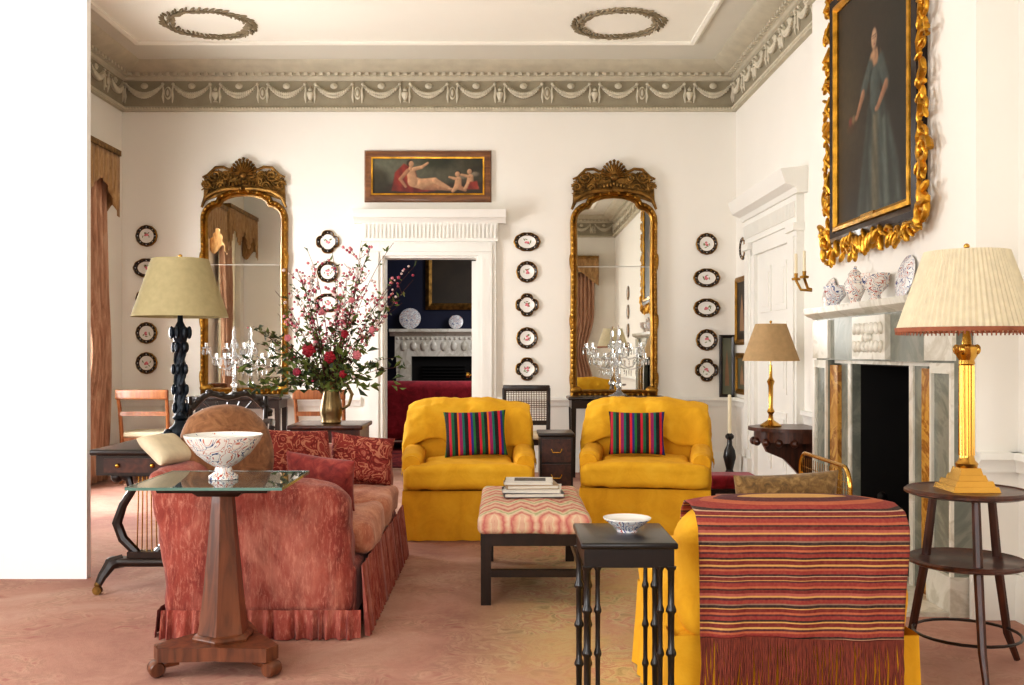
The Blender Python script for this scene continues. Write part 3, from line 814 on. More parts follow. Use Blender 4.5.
sh = [('ell', (.1,.4,.16,.08), (56,58,36), .05), ('ell', (.48,.38,.12,.1), (60,56,36), .05), ('ell', (-.5,.2,.12,.12), (66,60,40), .05),
      ('poly', [(-.36,.1),(-.15,.08),(.08,.10),(.0,.16),(-.10,.2),(-.13,.32),(-.24,.37),(-.33,.28)], (136,44,32), .012),
      ('cap', (-.05,.15,.042), (.12,.13,.026), FL2, .006), ('cap', (.12,.13,.024), (.25,.108,.013), FL2, .006),
      ('cap', (-.15,.19,.052), (-.06,.165,.05), FL, .007), ('cap', (-.17,.285,.042), (-.15,.19,.048), FL, .007),
      ('cap', (-.06,.175,.045), (.07,.20,.030), FL, .006), ('cap', (.07,.20,.028), (.21,.125,.016), FL, .006), ('ell', (.225,.118,.022,.011), FL, .005),
      ('cap', (-.2,.3,.02), (-.275,.215,.017), FL2, .006), ('cap', (-.275,.215,.016), (-.22,.14,.012), FL2, .005),
      ('cap', (-.14,.315,.020), (-.06,.335,.016), FL, .005), ('cap', (-.06,.335,.015), (.0,.375,.011), FL, .005),
      ('cap', (-.175,.32,.016), (-.17,.35,.015), FL, .005), ('ell', (-.178,.375,.034,.034), HR, .007), ('ell', (-.165,.366,.025,.030), FL, .005)]
for cx, cz, dr in ((.30,.15,0), (.42,.175,1)):
    sh += [('ell', (cx+.05,cz+.09,.045,.022), (128,116,96), .01), ('cap', (cx,cz,.036), (cx+.005,cz+.06,.03), FL, .006), ('cap', (cx+.01,cz-.015,.026), (cx+.075,cz-.045,.014), FL2, .006),
           ('cap', (cx-.015,cz-.015,.026), (cx-.05,cz-.055,.015), FL, .006), ('cap', (cx-.01,cz+.065,.015), (cx-.085,cz+.085,.010), FL, .005), ('ell', (cx,cz+.122,.029,.028), HR, .006), ('ell', (cx-.004,cz+.115,.024,.026), FL, .005)]
    if dr: sh.append(('poly', [(cx-.03,cz-.06),(cx+.09,cz-.06),(cx+.07,cz+.02),(cx+.0,cz+.015)], (140,50,36), .01))
paint_canvas(t, -.56, .56, .06, .43, -.003, -.0205, bg1, sh, 200, 66, .9)
b = MB(); b.pathframe([(-.56,.06),(.56,.06),(.56,.43),(-.56,.43)], [(0,-.003),(0,-.03),(.03,-.04),(.06,-.035),(.075,-.003)]); b.build('frame', [wood('frame_oak', c(84,48,22), c(144,92,46), .4, 0)], t)
b = MB(); b.pathframe([(-.56,.06),(.56,.06),(.56,.43),(-.56,.43)], [(-.012,-.022),(-.012,-.034),(.004,-.04),(.006,-.022)]); b.build('gilt_slip', GOLDB, t)

t = thing('framed_portrait', 'tall portrait of a lady in carved gilt frame above the fireplace', 'picture', (BX, 5.67, 0), -PI/2)
cw, z0, z1 = .57, 1.97, 3.33
def bg2(x, z):
    h = (z-z0)
    s = lin((58,46,30)).lerp(lin((38,30,20)), max(0, min(1, .5+x)))
    gl = math.exp(-((x+.38)/.22)**2-((h-.75)/.35)**2); s = s.lerp(lin((98,84,58)), gl*.5)
    g = max(0, min(1, (.16-h)/.1+.5)); return s.lerp(lin((34,26,16)), g*.8)
DR, DR2 = (80,90,84), (56,63,57)
def Z(*p): return (p[0], z0+p[1])+tuple(p[2:])
sh = [('ell', Z(.42,.75,.2,.5), (30,26,16), .12),
      ('poly', [Z(-.22,.02),Z(.44,.02),Z(.38,.26),Z(.26,.5),Z(.16,.66),Z(-.02,.66),Z(-.07,.5),Z(-.15,.25)], DR, .035),
      ('poly', [Z(.0,.02),Z(.12,.02),Z(.10,.58),Z(.03,.58)], (112,106,84), .035),
      ('cap', Z(-.02,.6,.03), Z(-.13,.08,.06), DR2, .035), ('cap', Z(.16,.6,.03), Z(.30,.08,.06), DR2, .035), ('cap', Z(.2,.5,.015), Z(.24,.05,.03), (104,114,104), .03),
      ('cap', Z(.065,.64,.07), Z(.07,.84,.082), DR, .018),
      ('ell', Z(.065,.885,.078,.045), FL, .014), ('cap', Z(.06,.9,.026), Z(.055,.96,.024), FL, .008),
      ('ell', Z(.06,1.005,.060,.072), HR, .014), ('cap', Z(.11,.98,.022), Z(.13,.85,.014), HR, .01),
      ('ell', Z(.05,.992,.041,.056), (210,168,132), .010),
      ('ell', Z(.034,1.0,.009,.005), (48,34,24), .004), ('ell', Z(.064,1.0,.009,.005), (48,34,24), .004), ('ell', Z(.034,1.012,.012,.003), (84,58,40), .004), ('ell', Z(.064,1.012,.012,.003), (84,58,40), .004),
      ('cap', Z(.049,.998,.004), Z(.050,.980,.006), (186,140,106), .005), ('ell', Z(.049,.962,.012,.005), (158,74,64), .004),
      ('cap', Z(.15,.84,.045), Z(.225,.70,.046), DR, .018), ('cap', Z(.225,.69,.030), Z(.11,.60,.021), FL2, .010), ('ell', Z(.09,.592,.028,.016), FL2, .008),
      ('cap', Z(-.01,.85,.045), Z(-.12,.73,.044), DR, .018), ('cap', Z(-.125,.72,.029), Z(-.215,.625,.02), FL2, .010), ('ell', Z(-.235,.61,.026,.017), FL2, .008),
      ('ell', Z(-.31,.575,.075,.035), (84,58,34), .014), ('ell', Z(-.33,.61,.03,.025), (130,62,50), .014), ('ell', Z(-.28,.61,.025,.022), (140,116,80), .014)]
paint_canvas(t, -cw, cw, z0, z1, -.01, -.0455, bg2, sh, 150, 180, .72)
rect = [(-cw,z0),(cw,z0),(cw,z1),(-cw,z1)]
b = MB(); b.pathframe(rect, [(-.02,-.047),(-.02,-.055),(0,-.075),(.02,-.07),(.03,-.005),(0,-.005)]); b.build('inner_moulding', GOLDB, t)
b = MB(); b.pathframe(rect, [(.025,-.005),(.025,-.06),(.06,-.075),(.09,-.06),(.09,-.005)]); b.build('frame', DARKW, t)
b = MB(); rnd = random.Random(3)
def scroll(b, cx, cz, r, s, a0, y=-.06, turns=1.4, th=.02):
    pts = []
    for i in range(18):
        a = a0+s*i/17*turns*2*PI; q = r*(1-i/20)
        pts.append((cx+q*math.cos(a), y, cz+q*math.sin(a)))
    b.tube(pts, [th*(1-i/30) for i in range(18)], 6)
n = 10
for s in (-1, 1):
    for i in range(n):
        z = z0-.02+(z1-z0+.06)*i/(n-1)
        k0 = 1.0 if s > 0 else .7
        b.tube([(s*(cw+.1), -.05, z-.06), (s*(cw+.1+(.07+.03*math.sin(i*2.1))*k0), -.07, z), (s*(cw+.12), -.05, z+.08)], [.014, .02, .013], 6)
        scroll(b, s*(cw+.1+.07*k0), z, .055*k0, s*(1 if i % 2 else -1), i*1.3, th=.013)
        for k in range(4):
            b.ell((s*(cw+.11+.12*k0*rnd.random()), -.065, z+rnd.uniform(-.07, .07)), (.011, .016, .04), 0, 7, 5, Matrix.Rotation(rnd.uniform(-1.4, 1.4), 3, 'Y'))
m_ = 12
for i in range(m_):
    x = -cw-.08+(2*cw+.16)*i/(m_-1)
    for zz, s in ((z0-.14, -1), (z1+.12, 1)):
        scroll(b, x, zz, .05, 1 if i % 2 else -1, i*1.1, th=.014)
        for k in range(4):
            b.ell((x+rnd.uniform(-.05, .05), -.07, zz+rnd.uniform(-.07, .05)), (.013, .018, .045), 0, 7, 5, Matrix.Rotation(rnd.uniform(-1.5, 1.5), 3, 'Y'))
for s in (-1, 1):
    for k in range(8):
        b.ell((s*(cw+.12+.12*rnd.random()), -.075, z0-.05+.2*rnd.random()-.1), (.02, .022, .055), 0, 8, 6, Matrix.Rotation(rnd.uniform(-1.5, 1.5), 3, 'Y'))
    scroll(b, s*(cw+.17), z0+.22, .08, s, 0, th=.02); scroll(b, s*(cw+.14), z0-.06, .08, -s, 1, th=.02)
for k in range(7):
    b.ell((.0+.05*(k-3), -.08, z0-.13-.012*(3-abs(k-3))), (.02, .022, .06), 0, 8, 6, Matrix.Rotation((k-3)*.3, 3, 'Y'))
b.build('carved_border', GOLDB, t)
b = MB(); b.box(-.1, .1, -.072, -.05, z0-.02, z0+.02); b.build('name_plate', BRASS, t)

def small_pic(label, loc, rz, w, h, fm, cm, fw=.05):
    t = thing('framed_picture', label, 'picture', loc, rz)
    b = MB(); b.box(-w/2, w/2, -.02, -.003, 0, h); b.flat([(-w*.2,h*.15),(w*.25,h*.15),(w*.15,h*.5),(0,h*.8),(-w*.15,h*.5)], -.0205, 1); b.build('canvas', [cm, FLESH], t, recalc=False)
    b = MB(); b.pathframe([(-w/2,0),(w/2,0),(w/2,h),(-w/2,h)], [(0,-.003),(0,-.025),(fw*.5,-.04),(fw,-.03),(fw,-.003)]); b.build('frame', fm, t)
small_pic('larger gilt framed picture on right wall beside the far corner', (XR, 9.67, 1.32), -PI/2, .38, .56, GOLD, CANVD)
small_pic('smaller gilt framed picture low on right wall below the larger one', (XR, 9.67, .84), -PI/2, .34, .30, GOLD, LANDS)
small_pic('narrow dark framed picture hung on back wall beside the right corner', (2.215, YB, .78), 0, .09, .56, DARKW, SKYP, .03)

# ------------------------------------------------------------------ curtains
def curtain(label, loc, rz, w, z0, z1):
    b = MB()
    def f(u, v):
        x = w*(u-.5); pinch = 1-.35*math.exp(-((v-.42)/.16)**2)
        x = w/2+(x-w/2)*pinch
        return (x, -.12-.035*math.sin(u*2*PI*6+.6*math.sin(v*5))-.02*math.sin(v*4), z0+(z1-z0)*v)
    b.grid(f, 60, 24)
    o = b.build('curtain', CURT); o.location = loc; o.rotation_euler = (0,0,rz); m = o.modifiers.new('solid', 'SOLIDIFY'); m.thickness = .006
    return tag(o, label, 'curtain', 'faded silk window curtains')
def pelmet(label, loc, rz, w, hh):
    t = thing('pelmet', label, 'pelmet', loc, rz, 'silk window pelmets')
    h = w/2; b = MB()
    b.box(-h, h, -.24, 0, hh-.05, hh); b.build('cornice_board', GOLDD, t)
    b = MB()
    def f(u, v):
        drop = (.35+.1*math.cos(u*2*PI*3)+.12*(2*u-1)**4)
        return (-h+2*h*u, -.225-.012*math.sin(u*2*PI*22)*(1-v*.5), (hh-.05)-(1-v)*drop)
    b.grid(f, 90, 8)
    for s in (-h, h):
        def g(u, v, s=s): return (s, -.225*u, (hh-.05)-(1-v)*(.5+.06*math.sin(u*6)))
        b.grid(g, 8, 6)
    o = b.build('valance', PELM, t); m = o.modifiers.new('solid', 'SOLIDIFY'); m.thickness = .006
curtain('faded brown curtain hanging at the far end of left wall', (XL, 8.98, 0), PI/2, .71, .02, 2.85)
pelmet('silk pelmet over the far left wall window', (XL, 8.18, 2.55), PI/2, 2.36, .53)
curtain('faded brown curtain at the nearer left wall window seen in the mirror', (XL, 6.65, 0), PI/2, .4, .02, 2.85)
pelmet('silk pelmet over the nearer left wall window seen in the mirror', (XL, 6.14, 2.6), PI/2, 1.48, .55)
curtain('faded brown curtain by the rear window seen in the right mirror', (1.62, YR, 0), PI, .5, .02, 2.85)
pelmet('silk pelmet over the rear window seen in the right mirror', (.6, YR, 2.65), PI, 2.7, .55)

# ------------------------------------------------------------------ fireplace
t = thing('fireplace', 'tall marble fireplace with black opening under the gilt framed portrait', 'fireplace', (BX, 5.53, 0))
b = MB(); b.extr([(0,1.41),(.09,1.41),(.10,1.42),(.13,1.43),(.15,1.445),(.155,1.48),(0,1.48)], (0,-1.06), (0,1.06), (-1,0)); b.build('mantel_shelf', MARB_W, t)
b = MB(); b.box(-.085, 0, -1.0, 1.0, 1.15, 1.41, 0)
for y0, y1 in ((-1.02, -.72), (.72, 1.02)): b.box(-.105, -.085, y0, y1, 1.16, 1.40, 1)
b.build('frieze', [MARB_G, MARB_W], t)
b = MB(); b.box(-.115, -.085, -.25, .25, 1.16, 1.40)
for i in range(-3, 4):
    for k in (-1, 1):
        b.ell((-.118, i*.065, 1.28+k*.05), (.014, .026, .036), 0, 8, 6, Matrix.Rotation(.5*k*(1 if i > 0 else -1), 3, 'X'))
for k in range(8):
    a = k*PI/4; b.ell((-.12, .055*math.cos(a), 1.28+.055*math.sin(a)), (.014,.018,.018), 0, 8, 6)
b.ell((-.12, 0, 1.28), (.018, .03, .03), 0)
b.build('carved_tablet', MARB_W, t)
for s in (-1, 1):
    b = MB(); lo, hi = sorted((s*.77, s*1.0)); b.box(-.085, 0, lo, hi, 0, 1.15, 0)
    for q in (lo, hi-.02): b.box(-.1, -.085, q, q+.02, .18, 1.1, 1)
    b.box(-.11, 0, lo-.015, hi+.015, 0, .18, 1); b.box(-.1, -.085, lo, hi, 1.1, 1.149, 1)
    b.build('jamb', [MARB_G, MARB_W], t)
    b = MB(); lo, hi = sorted((s*.43, s*.63)); b.box(-.05, 0, lo, hi, 0, 1.13, 0)
    lo, hi = sorted((s*.43, s*.48)); b.box(-.06, -.05, lo, hi, 0, 1.13, 1); b.build('slip', [MARB_G, MARB_W], t)
    b = MB(); lo, hi = sorted((s*.62, s*.765)); b.box(-.075, -.0, lo, hi, 0, 1.12); b.build('siena_strip', MARB_Y, t)
b = MB(); b.box(-.05, 0, -.75, .75, 1.13, 1.15); b.build('lintel', MARB_W, t)
b = MB(); b.box(.42, .45, -.43, .43, 0, 1.13); b.box(.0, .45, -.43, -.42, 0, 1.13); b.box(.0, .45, .42, .43, 0, 1.13); b.box(0, .45, -.43, .43, 1.12, 1.13); b.box(0,.45,-.43,.43,0,.01); b.build('firebox', SOOT, t)
b = MB()
for i in range(6): b.box(.08, .3, -.25+i*.1-.01, -.25+i*.1+.01, .14, .16)
for z in (.16, .22, .28): b.tube([(.07, -.28, z), (.06, 0, z), (.07, .28, z)], .008, 6)
for s in (-1, 1): b.tube([(.07, s*.28, 0), (.07, s*.28, .34)], .016, 8); b.ell((.07, s*.28, .36), .028)
b.build('fire_grate', IRON, t)
b = MB(); b.box(-.62, -.0, -1.0, 1.0, 0, .02); b.build('hearth', MARB_W, t)
# fire guard
t = thing('fire_guard', 'brass tubular fire guard standing before the black hearth', 'fire guard', (1.72, 5.4, .02))
b = MB()
L = .42
pts = [(0,-L,0),(0,-L,.5)]+[(0, -L+.1-.1*math.cos(a), .5+.1*math.sin(a)) for a in [PI/2*i/6 for i in range(1,7)]]
pts += [(0, L-.1+.1*math.sin(a), .5+.1*math.cos(a)) for a in [PI/2*i/6 for i in range(0,7)]]+[(0, L, 0)]
b.tube(pts, .011, 8); b.tube([(0,-L,.06),(0,L,.06)], .008, 6)
for s in (-1, 1): b.tube([(-.1, s*L, .012), (.1, s*L, .012)], .01, 6)
b.build('frame', BRASS, t)
b = MB()
for i in range(1, 21): y = -L+2*L*i/21; b.tube([(0,y,.06),(0,y,.575)], .002, 4)
for i in range(1, 13): z = .06+.5*i/13; b.tube([(0,-L,z),(0,L,z)], .002, 4)
b.build('wire_mesh', BRASS, t)
# mantel things
MZ = 1.48
stand_plate('plate', 'white floral plate leaning at far end of the marble mantel', (2.07, 6.44, MZ), .10, -PI/2, PORCR, 'china on the marble mantel', -12)
stand_plate('plate', 'blue patterned plate leaning at near end of the marble mantel', (2.07, 5.22, MZ), .115, -PI/2, PORCB, 'china on the marble mantel', -12)
def mantel_vase(name, label, y, prof, mt, handles=0, k=1.0):
    t = thing(name, label, 'vase' if name == 'vase' else 'cup', (2.03, y, MZ), 0, 'china on the marble mantel')
    prof = [(r*k, z*k) for r, z in prof]
    b = MB(); b.lathe(prof, n=24); b.build('body', mt, t)
    for s in ((-1, 1) if handles else ()):
        b = MB(); r = max(p[0] for p in prof); h = prof[-2][1]
        b.tube([(0, s*r*.8, h*.75), (0, s*(r+.02), h*.7), (0, s*(r+.018), h*.5), (0, s*r*.75, h*.4)], .005, 6); b.build('handle', mt, t)
mantel_vase('cup', 'small white cup second from the far end of marble mantel', 6.15, [(0,0),(.025,0),(.02,.015),(.05,.05),(.055,.1),(.05,.1),(.045,.055),(0,.03)], PORCB, 1, 1.25)
mantel_vase('vase', 'tall patterned lidded vase in the middle of the marble mantel', 5.80, [(0,0),(.035,0),(.03,.02),(.055,.07),(.06,.12),(.035,.16),(.04,.17),(.025,.19),(.01,.2),(.012,.215),(0,.22)], PORCR)
mantel_vase('cup', 'wide white two handled cup beside the near mantel plate', 5.48, [(0,0),(.035,0),(.022,.02),(.025,.035),(.06,.07),(.068,.13),(.063,.13),(.055,.075),(0,.05)], PORCR, 1, 1.15)
# sconce
t = thing('wall_sconce', 'brass two candle wall sconce between doorway and the gilt portrait', 'sconce', (XR, 7.15, 1.62), -PI/2)
b = MB(); b.ell((0, -.012, .1), (.035, .012, .12), 0); b.build('back_plate', GOLD, t)
for s in (-1, 1):
    b = MB(); b.tube([(0,-.02,.08),(s*.03,-.1,.02),(s*.08,-.17,.03),(s*.1,-.2,.1)], .010, 7); b.lathe([(0,.1),(.03,.1),(.032,.115),(.012,.12),(.014,.15),(0,.15)], (s*.1,-.2,0), 12); b.build('arm', GOLD, t)
    b = MB(); b.lathe([(0,.15),(.011,.15),(.010,.29),(0,.295)], (s*.1,-.2,0), 10); b.build('candle', CANDLE, t)

# ------------------------------------------------------------------ armchairs
def wr(p, amp=.006, k=7):
    return p+Vector((noise.noise(p*k), noise.noise(p*k+Vector((9,0,0))), noise.noise(p*k+Vector((0,7,0)))))*amp
def armchair(label, loc, rz, w=.84, d=.84, h=.86, cover=False):
    t = thing('armchair', label, 'armchair', loc, rz, 'yellow slipcovered armchairs')
    hw = w/2; ah = .56*h/.86
    b = MB(); b.soft(-hw+.03, hw-.03, -d/2+.05, d/2-.05, .05, .31, .04); b.build('base', YEL, t)
    b = MB(); e = hw-.005
    b.skirt([(-e,-d/2+.03),(e,-d/2+.03),(e,d/2-.02),(-e,d/2-.02)], .315, .004, .010, .15, True, .018, jit=.5)
    b.build('skirt', YEL, t)
    for s in (-1, 1):
        b = MB(); lo, hi = sorted((s*(hw-.12), s*hw))
        def f(p, s=s):
            p = p.copy(); k = max(0, (p.z-.25)/.35)
            p.x += s*.025*k**2*(1 if (p.x-s*(hw-.06))*s > 0 else 0); p.z -= .045*max(0, (-p.y)/d)*k; return wr(wr(p, .010, 5), .007, 16)
        b.soft(lo, hi, -d/2+.08, d/2-.10, .22, ah, .055, mid=14, f=f); b.build('arm', YEL, t)
        b = MB(); b.lathe([(0,-.012),(.045,-.012),(.056,0),(.056,.03),(0,.03)], (s*(hw-.058), -d/2+.09, ah-.08), 20, 0, Matrix.Rotation(PI/2, 3, 'X')); b.build('arm_roll', YEL, t)
    b = MB(); iw = hw-.13
    def f(p):
        p = p.copy(); k = max(0, min(1, (-p.y-(d/2-.13))/.05)); p.x *= 1+k*(hw-.01-iw)/iw
        p.z += .025*(1-(p.x/hw)**2)*(1 if p.z > .4 else 0); return wr(wr(p, .010), .006, 18)
    b.soft(-iw, iw, -d/2-.02, d/2-.24, .325, .465, .04, mid=16, f=f); b.build('seat_cushion', YELC, t)
    b = MB()
    def f(p):
        p = p.copy(); x = p.x/hw; k = max(0, (p.z-.35)/(h-.35))
        p.y += .07*k; p.z -= .07*abs(x)**3.5*k; p.x *= 1+.05*k
        p.y -= .035*(1-x*x)*math.sin(PI*min(1, max(0, k)))*(1 if p.y < d/2-.1 else -.3)
        return wr(p, .012, 6)
    b.soft(-hw+.04, hw-.04, d/2-.24, d/2-.02, .27, h-(.02 if cover else 0), .095, mid=10, f=f); b.build('backrest', YEL, t)
    if cover:
        pr = [(.150,.585),(.150,.68),(.18,.77),(.225,.835),(.29,.868),(.36,.876),(.43,.85),(.492,.77),(.492,.60)]
        b = MB()
        def g(u, v):
            q = v*(len(pr)-1); i = min(int(q), len(pr)-2); k = q-i
            y = pr[i][0]*(1-k)+pr[i+1][0]*k; z = pr[i][1]*(1-k)+pr[i+1][1]*k
            s = (u*2-1)*1.3; a = min(1, abs(s)); sg = 1 if s > 0 else -1
            e = max(0, abs(s)-1)/.3
            x = sg*(a*(hw+.005)+.03*math.sin(e*1.6))
            z = z-.06*a**3.5-.20*e*(1-.25*math.cos(v*9))+.03*math.sin(s*6+sg)*(1-v)**2
            y += .022*math.sin(s*11+v*4)*(1-v)*.7
            return wr(wr(Vector((x, y, z)), .016, 6), .010, 17)
        b.grid(g, 60, 40); o = b.build('back_cover', YELC, t); m = o.modifiers.new('solid', 'SOLIDIFY'); m.thickness = .008
    return t
def cushion(label, mt, loc, rot, w, h, th, group=None, cat='cushion', pinch=.07):
    b = MB(); b.pillow(w, h, th, pinch=pinch); o = b.build('cushion', mt); o.location = loc; o.rotation_euler = rot
    return tag(o, label, cat, group)
armchair('bright yellow slipcovered armchair, left of the pair facing the camera', (-.245, 6.72, G), R(2), cover=True)
armchair('bright yellow slipcovered armchair, right of the pair facing the camera', (.955, 6.80, G), R(-9), cover=True)
cushion('multicoloured striped cushion on the left yellow armchair', CUSH, (-.19, 6.66, .505), (R(-16), R(-2), R(4)), .42, .31, .12, 'striped cushions')
cushion('multicoloured striped cushion on the right yellow armchair beneath the right mirror', CUSH, (.89, 6.75, .505), (R(-16), 0, R(-6)), .38, .30, .12, 'striped cushions')
# near armchair with throw
CX, CY = .90, 3.49
armchair('yellow armchair seen from behind under the striped throw', (CX, CY, G), PI, .78, .82, .725)
cushion('olive brown tapestry cushion on the near yellow armchair', OLIVEC, (.975, 3.49, .46), (R(-14), R(3), PI), .36, .34, .13)
t = thing('throw_blanket', 'red and gold striped fringed throw over the near yellow armchair', 'throw', (.886, CY-.51, 0))
b = MB()
profp = [(.33,.54),(.315,.64),(.28,.715),(.22,.752),(.13,.758),(.04,.742),(.0,.70),(-.005,.62),(.005,.54),(.012,.46),(.018,.39),(.02,.345)]
def thf(u, v):
    q = v*(len(profp)-1); i = min(int(q), len(profp)-2); k = q-i
    y = profp[i][0]*(1-k)+profp[i+1][0]*k; z = profp[i][1]*(1-k)+profp[i+1][1]*k
    x = -.312+.624*u; x *= 1+.015*math.sin(v*5)-.03*max(0, v-.6)
    z -= .022*abs(2*u-1)**3*max(0, min(1, (z-.5)/.2))
    z += .012*math.sin(u*5+.5)*max(0, v-.5)
    fold = .012*math.sin(u*19+v*2)*max(0, v-.45)*1.8+.012*noise.noise(Vector((u*5, v*6, 1)))
    return Vector((x, y-.018-abs(fold)*.5+fold*.5, z))
b.grid(thf, 70, 60); o = b.build('cloth', THROW, t); m = o.modifiers.new('solid', 'SOLIDIFY'); m.thickness = .006
b = MB()
for i in range(140):
    u = (i+.5)/140; p = thf(u, 1); l = random.uniform(.20, .26); sw = random.gauss(0, .012)
    b.tube([p, p+Vector((sw*.3, -.006, -l*.35)), p+Vector((sw*.4+random.uniform(-.008,.008), random.uniform(-.010,.0), -l*.7)), p+Vector((sw+random.uniform(-.012,.012), random.uniform(-.008,.004), -l))], [.0028, .0032, .003, .002], 5)
fo = b.build('fringe', FRINGE, t); fo['kind'] = 'stuff'

# ------------------------------------------------------------------ red sofa
t = thing('sofa', 'worn red velvet sofa with pleated skirt on the left', 'sofa', (-1.03, 5.02, G))
b = MB(); b.soft(-.36, .40, -.80, .80, .06, .30, .04); b.build('base', RED, t)
b = MB()
def f(p):
    p = p.copy(); k = max(0, (p.z-.2)/.5); p.x -= .06*k*k; p.x += .04*(1-min(1, k))*(1 if p.x < -.3 else 0)
    p.z += .03*math.sin(PI*(p.y+.85)/1.7)*k; return wr(wr(p, .02, 4), .010, 12)
b.soft(-.45, -.22, -.84, .84, .07, .70, .10, mid=14, f=f); b.build('backrest', RED, t)
for s in (-1, 1):
    b = MB(); lo, hi = sorted((s*.65, s*.85))
    def f(p, s=s):
        p = p.copy(); k = max(0, (p.z-.2)/.5); p.y += s*.03*k*k; p.x -= .06*k*k*max(0, -p.x/.45)
        p.x += .04*(1-min(1, k))*max(0, -p.x/.44)
        p.z -= .09*max(0, p.x/.4)**1.6*k; p.z -= .035*math.sin(PI*(p.x+.44)/.82)*k
        p.y += .012*math.sin(p.x*16+p.z*5)*max(0, 1-abs(k-.4)*1.6)      # slack vertical folds
        return wr(wr(p, .026, 4), .012, 12)
    b.soft(-.44, .38, lo, hi, .07, .695, .07, mid=20, f=f); b.build('arm', RED, t)
for y0, y1 in ((-.635, -.005), (.005, .635)):
    b = MB()
    def f(p, y0=y0, y1=y1):
        p = p.copy(); q = (p.y-(y0+y1)/2)/((y1-y0)/2)
        if p.z > .38: p.z += .03*(1-q*q)-.02*math.sin(PI*(p.x+.22)/.66)
        return wr(wr(p, .022, 5), .010, 13)
    b.soft(-.22, .44, y0, y1, .29, .45, .06, mid=12, f=f); b.build('seat_cushion', REDS, t)
b = MB(); b.skirt([(.43,.84),(.43,-.84)][::-1], .30, .004, .016, .06, False, .024, nz=6, jit=.65)
b.build('front_skirt', REDK, t)
b = MB()
b.skirt([(-.40,-.86),(.43,-.86)], .12, .004, .016, .05, False, .018, jit=.65)
b.skirt([(.43,.86),(-.42,.86)], .12, .004, .016, .09, False, .02)
b.skirt([(-.42,.86),(-.42,-.86)], .12, .004, .016, .09, False, .02)
b.build('side_skirt', REDK, t)
SZ = .50
cushion('large round tan brown velvet cushion in the near corner of red sofa', BROWNC, (-1.245, 4.56, SZ+.0), (R(-14), 0, R(38)), .44, .47, .24, 'sofa cushions', pinch=-1)
cushion('cream linen cushion behind the brown one on red sofa back', CREAMC, (-1.42, 4.36, .72), (R(-50), 0, R(70)), .24, .17, .08, 'sofa cushions')
cushion('red and cream damask cushion against the middle of sofa back', DAMASK, (-1.06, 5.18, SZ), (R(-20), R(4), R(42)), .42, .31, .14, 'sofa cushions')
cushion('dark red velvet cushion against the near arm of sofa', REDC, (-.84, 4.55, SZ), (R(-12), R(-6), R(165)), .34, .24, .11, 'sofa cushions')
cushion('red damask cushion with cream pattern against the far arm of sofa', DAMASK, (-.80, 5.48, SZ-.02), (R(-14), R(8), R(18)), .36, .27, .12, 'sofa cushions')
# ------------------------------------------------------------------ pedestal table and bowl
t = thing('pedestal_table', 'glass topped table on a tapered wooden pedestal before the red sofa', 'table', (-1.07, 3.80, G))
b = MB(); b.box(-.275, .275, -.25, .25, .703, .712); b.build('glass_top', GLASST, t)
b = MB(); b.pathframe([(-.275,-.25),(.275,-.25),(.275,.25),(-.275,.25)], [(0,.702),(.004,.702),(.004,.713),(0,.713)])
for v in b.bm.verts: v.co = Vector((v.co.x, v.co.z, v.co.y))
b.build('glass_edge', TEAL, t)
b = MB(); b.taper((0,0,.678), (.2,.15), (0,0,.703), (.21,.16)); b.taper((0,0,.655), (.075,.075), (0,0,.678), (.1,.1)); b.build('top_support', DARKW, t)
b = MB()
n = 6; rings = []
for k in range(13):
    q = k/12; r = .098-.055*q**.8; z = .13+.525*q
    rings.append([b.v((r*math.cos(2*PI*(i+.5)/n), r*math.sin(2*PI*(i+.5)/n), z)) for i in range(n)])
for a, e in zip(rings[:-1], rings[1:]):
    for i in range(n): b.face([a[i], a[(i+1) % n], e[(i+1) % n], e[i]])
b.face(rings[-1]); b.face(rings[0][::-1]); b.lathe([(.115,.11),(.118,.12),(.11,.13),(.1,.135)], n=6, M=Matrix.Rotation(PI/6, 3, 'Z')); b.build('column', PEDW, t)
pts = []
for k in range(3):
    a0 = R(-150)+k*2*PI/3
    for i in range(-1, 2, 2): pts.append((.25*math.cos(a0+i*.13), .25*math.sin(a0+i*.13)))
    a1 = a0+PI/3
    for q in (-.35, 0, .35): pts.append(((.135+.05*abs(q))*math.cos(a1+q), (.135+.05*abs(q))*math.sin(a1+q)))
b = MB(); b.poly(pts, .06, .11, 0, 'xy'); b.build('platform', PEDW, t)
for k in range(3):
    a0 = R(-150)+k*2*PI/3; b = MB()
    M = Matrix.Rotation(a0, 3, 'Z')
    b.lathe([(0,-.03),(.024,-.03),(.03,-.02),(.03,.02),(.024,.03),(0,.03)], M @ Vector((.245,0,.031)), 16, 0, M @ Matrix.Rotation(PI/2, 3, 'X'))
    b.tube([M @ Vector((.17,0,.06)), M @ Vector((.2,0,.055)), M @ Vector((.235,0,.045))], [.03,.028,.02], 8)
    b.build('foot', PEDW, t)
t = thing('bowl', 'white footed porcelain bowl with red and blue pattern on glass table', 'bowl', (-1.07, 3.80, G+.713))
b = MB(); b.lathe([(0,0),(.055,0),(.055,.012),(.035,.025),(.03,.045),(.06,.062),(.1,.095),(.135,.14),(.146,.162),(.14,.164),(.13,.142),(.095,.1),(.05,.07),(0,.066)], n=36); b.build('body', PORCR, t)
b = MB(); b.lathe([(.136,.150),(.1465,.163),(.148,.167),(.142,.168),(.134,.155)], n=36, wob=lambda a, z: 1+.012*math.cos(12*a)); b.build('rim', PORC, t)

